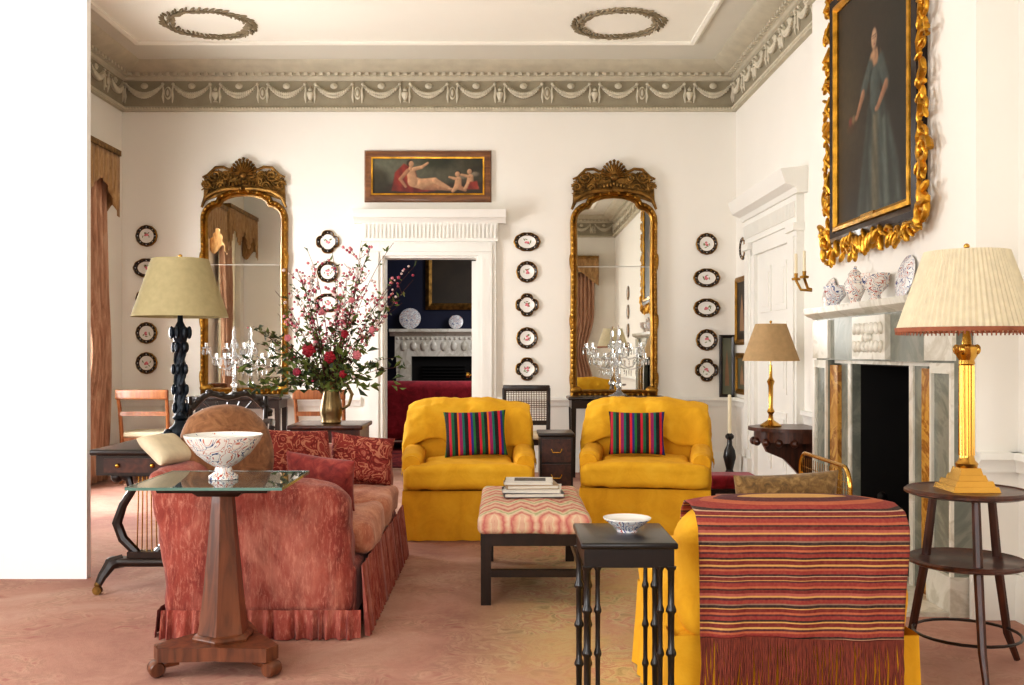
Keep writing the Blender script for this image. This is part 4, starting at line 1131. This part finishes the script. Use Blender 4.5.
# ------------------------------------------------------------------ lyre table
t = thing('lyre_table', 'dark wood sofa table with lyre shaped end behind the red sofa', 'table', (-1.79, 5.55, G))
b = MB(); b.soft(-.23, .20, -.7, .7, .69, .72, .012, seg=2, mid=2); b.build('tabletop', DARKW, t)
b = MB(); b.box(-.21, .18, -.66, .66, .59, .69); b.build('apron', DARKW, t)
b = MB(); b.box(-.17, .14, -.668, -.66, .605, .675); dr = b.build('drawer', MAHOGX, t)
for x in (-.1, .07):
    b = MB(); b.ell((x, -.675, .64), .012, 0, 8, 6); b.build('drawer_knob', BRASS, dr)
for s in (-1, 1):
    y = s*.55
    b = MB()
    for k in (-1, 1):
        ps = [(k*.05,y,.19),(k*.12,y,.26),(k*.15,y,.34),(k*.12,y,.43),(k*.075,y,.5),(k*.09,y,.56),(k*.14,y,.585)]
        b.tube(ps, [.022,.026,.026,.022,.02,.02,.024], 8)
        b.ell((k*.15, y, .57), (.03,.03,.03), 0)
    b.box(-.09, .09, y-.03, y+.03, .17, .20); b.box(-.14, .14, y-.025, y+.025, .575, .59)
    b.build('lyre', DARKW, t)
    b = MB()
    for k in range(5): x = -.05+.025*k; b.tube([(x,y,.2),(x*.8,y,.575)], .003, 5)
    b.build('lyre_strings', BRASS, t)
    b = MB(); b.soft(-.2, .2, y-.045, y+.045, .125, .17, .02, seg=2, mid=3); b.build('foot_block', DARKW, t)
    for k in (-1, 1):
        b = MB(); b.tube([(k*.12,y,.15),(k*.17,y+s*.03,.14),(k*.20,y+s*.06,.085),(k*.215,y+s*.075,.045)], [.034,.034,.024,.018], 8)
        b.build('leg', DARKW, t)
        b = MB(); b.lathe([(0,-.012),(.022,-.012),(.022,.012),(0,.012)], (k*.215, y+s*.08, .022), 12, 0, Matrix.Rotation(PI/2, 3, 'X')); b.ell((k*.215, y+s*.076, .048), .018); b.build('castor', GOLDD, t)
b = MB(); b.tube([(0,-.52,.15),(0,0,.155),(0,.52,.15)], [.022,.028,.022], 10); b.build('stretcher', DARKW, t)
# ------------------------------------------------------------------ lamps
def shade(b, r0, r1, z0, z1, n=48, wob=None):
    th = .004
    b.lathe([(r0,z0),(r1,z1),(r1-th,z1),(r0-th,z0)], n=n, wob=wob)
    caps = [f for f in b.bm.faces if len(f.verts) > 4]
    bmesh.ops.delete(b.bm, geom=caps, context='FACES')
t = thing('table_lamp', 'tall table lamp with dark twisted column and olive cream shade', 'lamp', (-1.77, 5.45, G+.72))
b = MB(); b.lathe([(0,0),(.085,0),(.085,.02),(.065,.035),(.06,.06),(.035,.08),(.03,.1),(.045,.115),(.03,.13)], n=8)
for k in range(4): b.ell((.07*math.cos(PI/4+k*PI/2), .07*math.sin(PI/4+k*PI/2), .03), (.028,.028,.03), 0, 8, 6)
b.build('base', BRONZE, t)
b = MB(); b.lathe([(.03,.12),(.026,.2),(.024,.5),(.035,.54),(.05,.6),(.03,.61),(.015,.64),(.012,.72),(0,.72)], n=16)
for k in range(3):
    b.tube([(.024*math.cos(k*2.09+z*.55), .024*math.sin(k*2.09+z*.55), .13+z*.03) for z in range(14)], .011, 6)
for z in (.17, .27, .38, .5):
    for k in range(5):
        a = k*1.257+z*9; b.ell((.036*math.cos(a), .036*math.sin(a), z), (.013,.013,.03), 0, 6, 5)
for k in range(8):
    a = k*PI/4; b.ell((.05*math.cos(a), .05*math.sin(a), .58), (.014,.014,.035), 0, 6, 5)
b.build('column', BRONZE, t)
b = MB(); shade(b, .255, .15, .665, .98); b.build('lamp_shade', SHADEO, t)
b = MB(); b.tube([(-.15,0,.96),(0,0,.96),(.15,0,.96)], .003, 5); b.tube([(0,0,.70),(0,0,.99)], .004, 6); b.ell((0,0,.995), .012); b.ell((0,0,.79), (.03,.03,.045), 0); b.build('fitting', BRASS, t)

TX, TY = 1.745, 3.78
t = thing('tiered_table', 'round three legged two tier wooden table beside the throw covered armchair', 'table', (TX, TY, 0))
b = MB(); b.lathe([(0,.66),(.205,.66),(.222,.668),(.222,.676),(.212,.684),(.208,.679),(0,.679)], n=48); b.build('tabletop', MAHOG, t)
b = MB(); b.lathe([(0,.40),(.2,.40),(.215,.407),(.215,.415),(.206,.422),(.2,.417),(0,.417)], n=48); b.build('lower_shelf', MAHOG, t)
for k in range(3):
    a = R(-100)+k*2*PI/3; b = MB()
    b.tube([(.12*math.cos(a), .12*math.sin(a), .66), (.15*math.cos(a), .15*math.sin(a), .4), (.2*math.cos(a), .2*math.sin(a), .12), (.25*math.cos(a), .25*math.sin(a), .012)], [.016,.018,.016,.012], 8)
    b.build('leg', MAHOG, t)
b = MB(); b.tube([(.19*math.cos(q), .19*math.sin(q), .14) for q in [2*PI*i/24 for i in range(24)]], .006, 6, 0, True); b.build('stretcher_ring', DARKW, t)
t = thing('table_lamp', 'brass column lamp with pleated ivory shade on the tiered table', 'lamp', (TX, TY, .6795))
b = MB()
for h0, z0, z1 in ((.088,0,.02),(.074,.02,.04),(.055,.04,.06),(.043,.06,.085)): b.taper((0,0,z0), (h0,h0), (0,0,z1), (h0-.006,h0-.006))
b.build('base', BRASS, t)
b = MB(); b.lathe([(.037,.085),(.041,.1),(.03,.112),(.026,.13),(.024,.47),(.03,.475),(.027,.49),(.036,.505),(.044,.52),(.046,.54),(.018,.55),(.012,.6),(0,.6)], n=24, wob=None)
for k in range(12):
    a = k*PI/6; b.tube([(.0255*math.cos(a), .0255*math.sin(a), .13), (.0245*math.cos(a), .0245*math.sin(a), .47)], .004, 5)
for k in range(4):
    a = k*PI/2+PI/4; b.ell((.038*math.cos(a), .038*math.sin(a), .53), (.014,.014,.02), 0, 8, 6)
b.build('column', BRASS, t)
b = MB(); shade(b, .25, .15, .60, .90, 280, lambda a, z: 1+.022*(abs(((a*70/(2*PI)) % 1)-.5)*2-.5)); b.build('lamp_shade', SHADEC, t, ang=15)
b = MB(); b.lathe([(.253,.596),(.255,.612),(.245,.612),(.244,.596)], n=72)
bmesh.ops.delete(b.bm, geom=[f for f in b.bm.faces if len(f.verts) > 4], context='FACES')
for i in range(90): a = 2*PI*i/90; b.tube([(.249*math.cos(a), .249*math.sin(a), .598), (.249*math.cos(a), .249*math.sin(a), .586)], .003, 4)
b.build('fringe_trim', TRIMR, t)
b = MB(); b.tube([(-.145,0,.88),(.145,0,.88)], .003, 5); b.tube([(0,0,.58),(0,0,.915)], .004, 6); b.ell((0,0,.92), .011); b.ell((0,0,.7), (.03,.03,.045)); b.build('fitting', BRASS, t)

# bracket table with lamp
t = thing('bracket_table', 'dark mahogany wall bracket table beside the fireplace', 'table', (XR, 7.30, 0), -PI/2)
hp = [(-.27,-.0),(-.27,-.18)]+[(.27*math.cos(a)*-1, -.18-.30*math.sin(a)) for a in [PI*i/16 for i in range(1,16)]]+[(.27,-.18),(.27,0)]
hp = [(x, y-.05) for x, y in hp]
b = MB(); b.poly(hp, .63, .655, 0, 'xy'); b.build('tabletop', MAHOG, t)
b = MB(); b.poly([(x*.9, y*.92-.0) for x, y in hp], .55, .63, 0, 'xy')
for i in range(1, 16, 2):
    x, y = hp[1+i]; b.ell((x*.9, y*.92, .55), (.035,.03,.03), 0, 8, 6)
b.build('apron', MAHOG, t)
b = MB(); b.poly([(-.05,.55),(-.44,.55),(-.40,.47),(-.28,.42),(-.2,.34),(-.12,.25),(-.05,.2)], -.03, .03, 0, 'yz'); b.box(-.2,.2,-.06,-.04,.2,.63); b.build('bracket', MAHOG, t)
t = thing('table_lamp', 'brass candlestick lamp with tan shade on the wall bracket table', 'lamp', (1.94, 7.30, .655))
b = MB(); b.lathe([(0,0),(.075,0),(.078,.012),(.05,.03),(.02,.05),(.015,.09),(.028,.11),(.015,.14),(.018,.3),(.028,.33),(.012,.36),(.01,.45),(0,.45)], n=20); b.build('candlestick_base', BRASS, t)
b = MB(); shade(b, .205, .11, .48, .75); b.build('lamp_shade', SHADEB, t)
b = MB(); b.tube([(-.11,0,.735),(.11,0,.735)], .003, 5); b.tube([(0,0,.44),(0,0,.76)], .004, 6); b.ell((0,0,.765), .01); b.build('fitting', BRASS, t)
# floor candlestick and footstool
t = thing('floor_candlestick', 'black turned floor candlestick with white candle near the right corner', 'candlestick', (2.10, 9.35, 0))
b = MB(); b.lathe([(0,0),(.09,0),(.09,.03),(.05,.06),(.03,.1),(.045,.16),(.06,.22),(.05,.28),(.025,.33),(.022,.38),(.04,.40),(.04,.42),(.02,.44),(0,.44)], n=20); b.build('body', BLACKW, t)
b = MB(); b.lathe([(0,.44),(.018,.44),(.016,.8),(0,.805)], n=12); b.build('candle', CANDLE, t)
t = thing('footstool', 'low red upholstered footstool near the bracket table', 'stool', (1.78, 7.9, 0))
b = MB(); b.soft(-.2, .2, -.15, .15, .13, .24, .04); b.build('seat', FARRED, t)
b = MB(); b.box(-.19, .19, -.14, .14, .10, .135); b.build('frame', DARKW, t)
for sx in (-1, 1):
    for sy in (-1, 1):
        b = MB(); b.lathe([(0,0),(.014,0),(.022,.04),(.014,.06),(.024,.1),(0,.1)], (sx*.16, sy*.11, 0), 12); b.build('leg', DARKW, t)
# ------------------------------------------------------------------ bench and books
t = thing('upholstered_bench', 'long bench with ikat patterned padded top and dark legs', 'ottoman', (.14, 5.23, G))
b = MB()
def f(p):
    p = p.copy()
    if p.z > .4: p.z += .02*(1-(p.x/.27)**2)*(1-(p.y/.54)**2)
    return wr(p, .004)
b.soft(-.27, .27, -.54, .54, .335, .425, .03, mid=8, f=f); b.build('seat_pad', BENCHF, t)
b = MB(); b.box(-.255, .255, -.52, .52, .28, .34); b.build('rail', DARKW, t)
for sx in (-1, 1):
    for sy in (-1, 1):
        b = MB(); b.box(sx*.23-.024, sx*.23+.024, sy*.495-.024, sy*.495+.024, 0, .285); b.build('leg', DARKW, t)
for x in (-.23, .23):
    b = MB(); b.box(x-.012, x+.012, -.47, .47, .13, .165); b.build('stretcher', DARKW, t)
for y in (-.495, .495):
    b = MB(); b.box(-.206, .206, y-.012, y+.012, .13, .165); b.build('stretcher', DARKW, t)
z = G+.447
for i, (w, d, h, mt, lab, rz, dx) in enumerate(((.31,.25,.022,BK2,'grey covered book at the bottom of the bench stack',3,0),(.30,.24,.018,BK1,'white covered book second in the bench stack',-4,.0),(.27,.22,.02,BK3,'tan covered book third in the bench stack',5,-.01),(.25,.2,.016,BK1,'white and black book on top of the bench stack',-2,-.02))):
    t = thing('book', lab, 'book', (.145+dx, 5.25, z), R(rz), 'books stacked on the bench')
    b = MB(); b.box(-w/2,w/2,-d/2,d/2,0,.003); b.box(-w/2,w/2,-d/2,d/2,h-.003,h); b.box(-w/2,-w/2+.004,-d/2,d/2,0,h)
    if i == 3: b.box(-w*.3,w*.35,-d*.3,d*.3,h,h+.0006,1)
    b.build('cover', [mt, BK4], t)
    b = MB(); b.box(-w/2+.004,w/2-.005,-d/2+.005,d/2-.005,.003,h-.003); b.build('pages', PAPER, t); z += h+.0008
# ------------------------------------------------------------------ nest table + bowl
TH = .665
t = thing('side_table', 'small dark side table with bamboo turned legs in the foreground', 'table', (.345, 2.93, G))
b = MB(); b.soft(-.135, .135, -.165, .165, TH-.018, TH, .006, seg=2, mid=2); b.build('tabletop', BLACKW, t)
b = MB(); e0, e1 = TH-.07, TH-.018
b.box(-.125, .125, -.155, -.142, e0, e1); b.box(-.125, .125, .142, .155, e0, e1); b.box(-.125, -.112, -.142, .142, e0, e1); b.box(.112, .125, -.142, .142, e0, e1); b.build('apron', BLACKW, t)
def bam(x, y, r, z1):
    b = MB(); pr = [(0,0),(r*1.1,0)]; k = 5
    for i in range(k):
        a = z1*i/k; e = z1*(i+1)/k
        pr += [(r*.85,a+.012),(r*.8,(a+e)/2),(r*.9,e-.014),(r*1.35,e-.008),(r*1.35,e-.002)]
    pr += [(0,z1)]; b.lathe(pr, (x,y,0), 12); return b
for sx in (-1, 1):
    for sy in (-1, 1):
        bam(sx*.117, sy*.148, .011, e0+.005).build('leg', BLACKW, t)
        bam(sx*.117-sx*.03, sy*.148, .008, e0+.005).build('leg_spindle', BLACKW, t)
for sx in (-1, 1):
    b = MB(); b.tube([(sx*.117,-.148,.09),(sx*.117,.148,.09)], .008, 8); b.build('stretcher', BLACKW, t)
t = thing('bowl', 'small blue and white bowl on the dark side table', 'bowl', (.36, 2.95, G+TH))
b = MB(); b.lathe([(0,0),(.03,0),(.031,.007),(.043,.017),(.06,.030),(.07,.038),(.067,.040),(.053,.031),(.034,.018),(0,.014)], n=32); b.build('body', PORCB, t)
b = MB(); b.lathe([(.06,.0325),(.0702,.0385),(.0708,.0415),(.066,.0415),(.058,.035)], n=32); b.build('rim', PORC, t)
# ------------------------------------------------------------------ chest between chairs
t = thing('bedside_chest', 'small dark wooden chest with brass handles between yellow armchairs', 'chest', (.348, 6.92, G))
b = MB(); b.box(-.112, .112, -.15, .15, .08, .62); b.build('body', DARKW, t)
b = MB(); b.soft(-.125, .125, -.17, .17, .62, .645, .01, seg=2, mid=2); b.build('top', DARKW, t)
for i, (z0, z1) in enumerate(((.10,.26),(.275,.435),(.45,.605))):
    b = MB(); b.box(-.098, .098, -.162, -.15, z0, z1); dr = b.build('drawer', MAHOGX, t)
    b = MB(); b.tube([(-.035,-.166,(z0+z1)/2+.01),(-.025,-.178,(z0+z1)/2-.012),(.025,-.178,(z0+z1)/2-.012),(.035,-.166,(z0+z1)/2+.01)], .005, 6); b.build('handle', BRASS, dr)
for sx in (-1, 1):
    for sy in (-1, 1):
        b = MB(); b.taper((sx*.095, sy*.13, 0), (.014,.014), (sx*.095, sy*.13, .08), (.018,.018)); b.build('leg', DARKW, t)
# ------------------------------------------------------------------ chairs by the back wall
def chair(label, loc, rz, wd, seatm, kind, w=.46, h=.86):
    t = thing('side_chair', label, 'chair', loc, rz)
    hw = w/2
    b = MB(); b.soft(-hw, hw, -.22, .2, .42, .47, .02, seg=2, mid=3); b.build('seat', seatm, t)
    b = MB(); b.box(-hw+.01, hw-.01, -.21, .19, .37, .42); b.build('seat_rail', wd, t)
    for s in (-1, 1):
        b = MB(); b.taper((s*(hw-.03), -.19, 0), (.014,.014), (s*(hw-.025), -.19, .42), (.02,.02)); b.build('leg', wd, t)
        b = MB(); b.tube([(s*(hw-.03), .24, .004), (s*(hw-.02), .19, .42), (s*(hw-.015), .22, .65), (s*(hw-.01), .27, h-.02)], [.016,.02,.018,.016], 8); b.build('back_leg', wd, t)
    if kind == 'bar':
        b = MB(); b.soft(-hw-.01, hw+.01, .255, .285, h-.09, h, .012, seg=2, mid=3); b.build('top_rail', wd, t)
        b = MB(); b.box(-hw+.02, hw-.02, .21, .235, .62, .66); b.build('cross_rail', wd, t)
    elif kind == 'cane':
        b = MB(); b.soft(-hw, hw, .255, .29, h-.05, h+.01, .012, seg=2, mid=3); b.build('top_rail', wd, t)
        b = MB(); b.box(-hw+.01, hw-.01, .2, .225, .52, .56); b.build('cross_rail', wd, t)
        b = MB()
        for i in range(17): x = -hw+.03+(w-.06)*i/16; b.tube([(x,.215,.55),(x,.262,h-.04)], .003, 4)
        for i in range(14): z = .56+(h-.62)*i/13; y = .215+.047*(z-.55)/(h-.59); b.tube([(-hw+.02,y,z),(hw-.02,y,z)], .003, 4)
        b.build('cane_panel', CANE, t)
    else:
        b = MB(); n = 20
        pts = [(hw*1.05*math.cos(PI*i/n), .26, h-.17+.17*math.sin(PI*i/n)*(1+.15*math.cos(6*PI*i/n))) for i in range(n+1)]
        b.tube(pts, .024, 8)
        for i in range(1, n, 2): b.ell((pts[i][0], .25, pts[i][2]+.01), (.03,.018,.024), 0, 8, 6)
        for k in range(-2, 3):
            b.tube([(k*.07, .22, .5), (k*.1, .25, .64), (k*.05, .26, .74), (k*.085, .26, h-.06)], .012, 6)
        b.build('carved_back', wd, t)
        for s in (-1, 1):
            b = MB(); b.tube([(s*(hw-.02), .21, .68), (s*(hw+.03), .0, .69), (s*(hw+.02), -.15, .66), (s*(hw-.02), -.17, .45)], [.018,.02,.022,.016], 8); b.build('arm', wd, t)
    return t
chair('fruitwood side chair by the back wall under the left plates', (-3.28, 9.3, 0), PI, LIGHTW, CREAMC, 'bar')
chair('reddish wooden side chair behind the flowers left of the doorway', (-1.68, 9.3, 0), PI, LIGHTW, FARRED, 'bar')
chair('dark cane backed chair between the doorway and right mirror', (.2, 9.1, 0), 0, DARKW, CREAMC, 'cane', .44, .88)
chair('dark carved open armchair behind the red sofa', (-1.98, 7.15, G+.003), R(15), DARKW, CREAMC, 'carved', .56, .88)
# consoles
def console(label, x, w):
    t = thing('console_table', label, 'table', (x, 9.72, 0), 0, 'console tables under the mirrors')
    b = MB(); b.soft(-w/2, w/2, -.2, .2, .74, .77, .01, seg=2, mid=2); b.build('tabletop', DARKW, t)
    b = MB(); b.box(-w/2+.03, w/2-.03, -.18, .18, .66, .74); b.build('apron', DARKW, t)
    for sx in (-1, 1):
        for sy in (-1, 1):
            b = MB(); b.taper((sx*(w/2-.05), sy*.15, 0), (.016,.016), (sx*(w/2-.05), sy*.15, .66), (.025,.025)); b.build('leg', DARKW, t)
console('dark console table below the left mirror', -2.6, .95); console('dark console table below the right mirror', 1.08, .95)
b = MB(); b.ell((0,0,0), (.007,.007,.03), 0, 6, 5); _d = b.build('pendant_drop', CRYST); DROP = _d.data; bpy.data.objects.remove(_d)
def drop(parent, p):
    o = bpy.data.objects.new('pendant_drop', DROP); COL.objects.link(o); o.parent = parent; o.location = p
def candelabrum(label, x):
    t = thing('crystal_candelabrum', label, 'candelabrum', (x, 9.68, .77), 0, 'crystal candelabra')
    b = MB(); b.lathe([(0,0),(.09,0),(.09,.015),(.05,.03),(.025,.05),(.02,.08),(.04,.11),(.02,.14),(.018,.3),(.035,.33),(.02,.36),(.015,.5),(.03,.53),(.012,.57),(.02,.62),(0,.7)], n=8); st = b.build('stem', CRYST, t)
    for k in range(6):
        a = k*PI/3+.3; cx, sy = math.cos(a), math.sin(a)
        up = .1 if k % 2 else 0
        b = MB(); b.tube([(.02*cx,.02*sy*.5,.32+up),(.12*cx,.08*sy,.26+up),(.22*cx,.11*sy,.28+up),(.27*cx,.13*sy,.36+up)], .008, 6)
        b.lathe([(0,.36+up),(.04,.365+up),(.045,.375+up),(.015,.375+up),(.018,.42+up),(0,.42+up)], (.27*cx,.13*sy,0), 10); ar = b.build('arm', CRYST, t)
        for q in range(5):
            e = q*1.257; drop(ar, (.27*cx+.04*math.cos(e), .13*sy+.04*math.sin(e), .33+up))
        for q in range(3): drop(ar, ((.08+.05*q)*cx, (.05+.025*q)*sy, .225+up))
    for k in range(8):
        a = k*PI/4; drop(st, (.035*math.cos(a), .035*math.sin(a), .49))
candelabrum('crystal candelabrum before the left mirror', -2.62); candelabrum('crystal candelabrum before the right mirror', 1.10)
# ------------------------------------------------------------------ flowers
t = thing('side_table', 'dark wooden side table under the flower jug at far sofa arm', 'table', (-1.14, 6.55, G))
b = MB(); b.soft(-.24, .24, -.24, .24, .70, .73, .01, seg=2, mid=2); b.build('tabletop', MAHOG, t)
b = MB(); b.box(-.22, .22, -.22, .22, .62, .70); b.build('apron', MAHOG, t)
for sx in (-1, 1):
    for sy in (-1, 1):
        b = MB(); b.taper((sx*.19, sy*.19, 0), (.014,.014), (sx*.19, sy*.19, .62), (.024,.024)); b.build('leg', MAHOG, t)
VX, VY, VZ = -1.13, 6.5, G+.73
t = thing('jug', 'bronze coloured lustre jug holding the flowers', 'vase', (VX, VY, VZ))
b = MB(); b.lathe([(0,0),(.06,0),(.066,.01),(.062,.025),(.074,.07),(.07,.12),(.054,.19),(.047,.235),(.058,.27),(.053,.27),(.042,.235),(.048,.19),(.064,.12),(.05,.03),(0,.02)], n=24); b.build('body', VASEM, t)
b = MB(); b.tube([(.05,0,.245),(.1,0,.255),(.135,0,.19),(.115,0,.12),(.07,0,.09)], [.008,.012,.012,.010,.008], 8); b.build('handle', VASEM, t)
t = thing('flower_bouquet', 'loose bouquet of red and pink flowers, buds and green foliage in jug', 'flowers', (VX, VY, VZ+.22))
rnd = random.Random(11); random.seed(5)
st = MB(); lv = MB(); bd = MB()
for i in range(64):
    if i < 26:
        dx = rnd.uniform(-.22, .56); dz = rnd.uniform(.58, 1.02)-abs(dx-.2)*.3
    elif i < 32: dx = rnd.uniform(-.45, -.15); dz = rnd.uniform(.4, .75)
    elif i < 49: dx = rnd.uniform(-.62, -.15); dz = rnd.uniform(-.04, .48)
    else: dx = rnd.uniform(.0, .54); dz = rnd.uniform(.08, .62)
    dy = rnd.uniform(-.28, .28)
    end = Vector((dx, dy, dz)); p0 = Vector((rnd.uniform(-.02,.02), rnd.uniform(-.02,.02), -.1)); p1 = Vector((dx*.12, dy*.12, .06)); p2 = Vector((dx*.5+rnd.uniform(-.08,.08), dy*.55, dz*.62+.06))
    cv = []
    for k in range(9):
        q = k/8
        cv.append(p0*(1-q)**3+p1*3*q*(1-q)**2+p2*3*q*q*(1-q)+end*q**3)
    st.tube(cv, [.0034-.00027*k for k in range(9)], 5)
    twig = dz > .52
    if twig:
        for k in range(3):
            j = rnd.randint(4, 7); p = cv[j]; e = p+Vector((rnd.uniform(-.1,.1), rnd.uniform(-.08,.08), rnd.uniform(.05,.13)))
            st.tube([p, p.lerp(e,.5)+Vector((.01,0,-.01)), e], [.0018,.0015,.0012], 4)
            for q in range(4): bd.ell(p.lerp(e, .4+.2*q)+Vector((rnd.gauss(0,.008), 0, rnd.gauss(0,.008))), rnd.uniform(.006,.012), 0 if rnd.random() < .3 else (2 if rnd.random() < .6 else 1), 6, 4)
    for k in range(16 if twig else 22):
        q = rnd.uniform(.25, 1.0); j = min(7, int(q*8)); p = cv[j].lerp(cv[j+1], q*8-j)
        d = Vector((rnd.gauss(0,1), rnd.gauss(0,1), rnd.gauss(.1,.8))).normalized()*rnd.uniform(.025, .055 if twig else .08)
        lv.leaf(p, d, d.length*.38, 0 if rnd.random() < .7 else 1)
    for k in range(4 if twig else 1):
        q = rnd.uniform(.5, 1.02); j = min(7, int(q*8)); p = cv[j].lerp(cv[j+1], q*8-j)+Vector((rnd.gauss(0,.014), rnd.gauss(0,.014), rnd.gauss(0,.014)))
        m_i = 0 if rnd.random() < .35 else (2 if rnd.random() < .6 else 1)
        s = rnd.uniform(.006, .012); bd.ell(p, (s, s, s*.9), m_i, 6, 4)
for k in range(190):
    p = Vector((rnd.gauss(-.05,.19), rnd.gauss(0,.13), abs(rnd.gauss(.10,.12))))
    d = Vector((p.x+rnd.gauss(0,.15), p.y+rnd.gauss(0,.15), rnd.gauss(.0,.15))).normalized()*rnd.uniform(.05,.095)
    lv.leaf(p, d, d.length*.42, 0 if rnd.random() < .55 else 1)
st.build('stems', STEMM, t); lv.build('leaves', [LEAFM, LEAFD], t, recalc=False); bo = bd.build('buds', [BUD, MAGE, PINK], t); bo['kind'] = 'stuff'
for px, py, r, mt in ((309,350,.05,CRIM),(345,334,.030,CRIM),(357,355,.034,PINK),(288,338,.026,PINK),(297,372,.030,MAGE),(330,357,.044,CRIM),(372,330,.024,PINK),(343,374,.028,CRIM),(352,300,.022,PINK),(322,312,.022,PINK)):
    p = P(px, py, 6.3+rnd.uniform(-.05,.1))-Vector((VX, VY, VZ+.22)); b = MB()
    for k in range(16):
        a = k*2.4; q = (k/16)**.6; d = Vector((math.cos(a)*q, -(1-q*.8), math.sin(a)*q)).normalized()
        M = d.to_track_quat('Z', 'Y').to_matrix(); b.ell(p+d*r*.5, (r*.42, r*.34, r*.5), 0, 7, 5, M)
    b.build('blossom', mt, t)

# ------------------------------------------------------------------ lights
def area(name, loc, rot, sx, sy, e, col=(.99,.99,1.0)):
    l = bpy.data.lights.new(name, 'AREA'); l.shape = 'RECTANGLE'; l.size = sx; l.size_y = sy; l.energy = e; l.color = col
    o = bpy.data.objects.new(name, l); o.location = loc; o.rotation_euler = rot; COL.objects.link(o); return o
area('daylight_left_far', (XL-.28, 7.9, 1.75), (0, R(-90), 0), 2.5, 1.4, 240)
area('daylight_left_middle', (XL-.28, 6.05, 1.75), (0, R(-90), 0), 2.5, 1.1, 70)
area('daylight_left_near', (XL-.28, 2.7, 1.75), (0, R(-90), 0), 2.5, 1.8, 105)
area('daylight_rear_left', (-2.1, YR-.28, 1.8), (R(90), 0, 0), 1.6, 2.6, 160)
area('daylight_rear_right', (.5, YR-.28, 1.8), (R(90), 0, 0), 1.4, 2.6, 42)
area('far_room_fill', (.9, 12.0, 2.4), (0, R(60), 0), 1.2, 1.2, 50)  # added fill lamp brightening the far room, which has no window
w = bpy.data.worlds.new('World'); S.world = w; w.use_nodes = True
w.node_tree.nodes['Background'].inputs[0].default_value = (.9,.95,1,1); w.node_tree.nodes['Background'].inputs[1].default_value = 1.0

cam = bpy.data.cameras.new('Camera'); cam.sensor_width = 36; cam.sensor_fit = 'HORIZONTAL'; cam.lens = 1000/1024*36
cam.shift_x = 7/1024; cam.shift_y = 9.5/1024; cam.clip_end = 60
co = bpy.data.objects.new('Camera', cam); co.location = (0, 0, 1.2); co.rotation_euler = (R(90), 0, 0); COL.objects.link(co)
S.camera = co
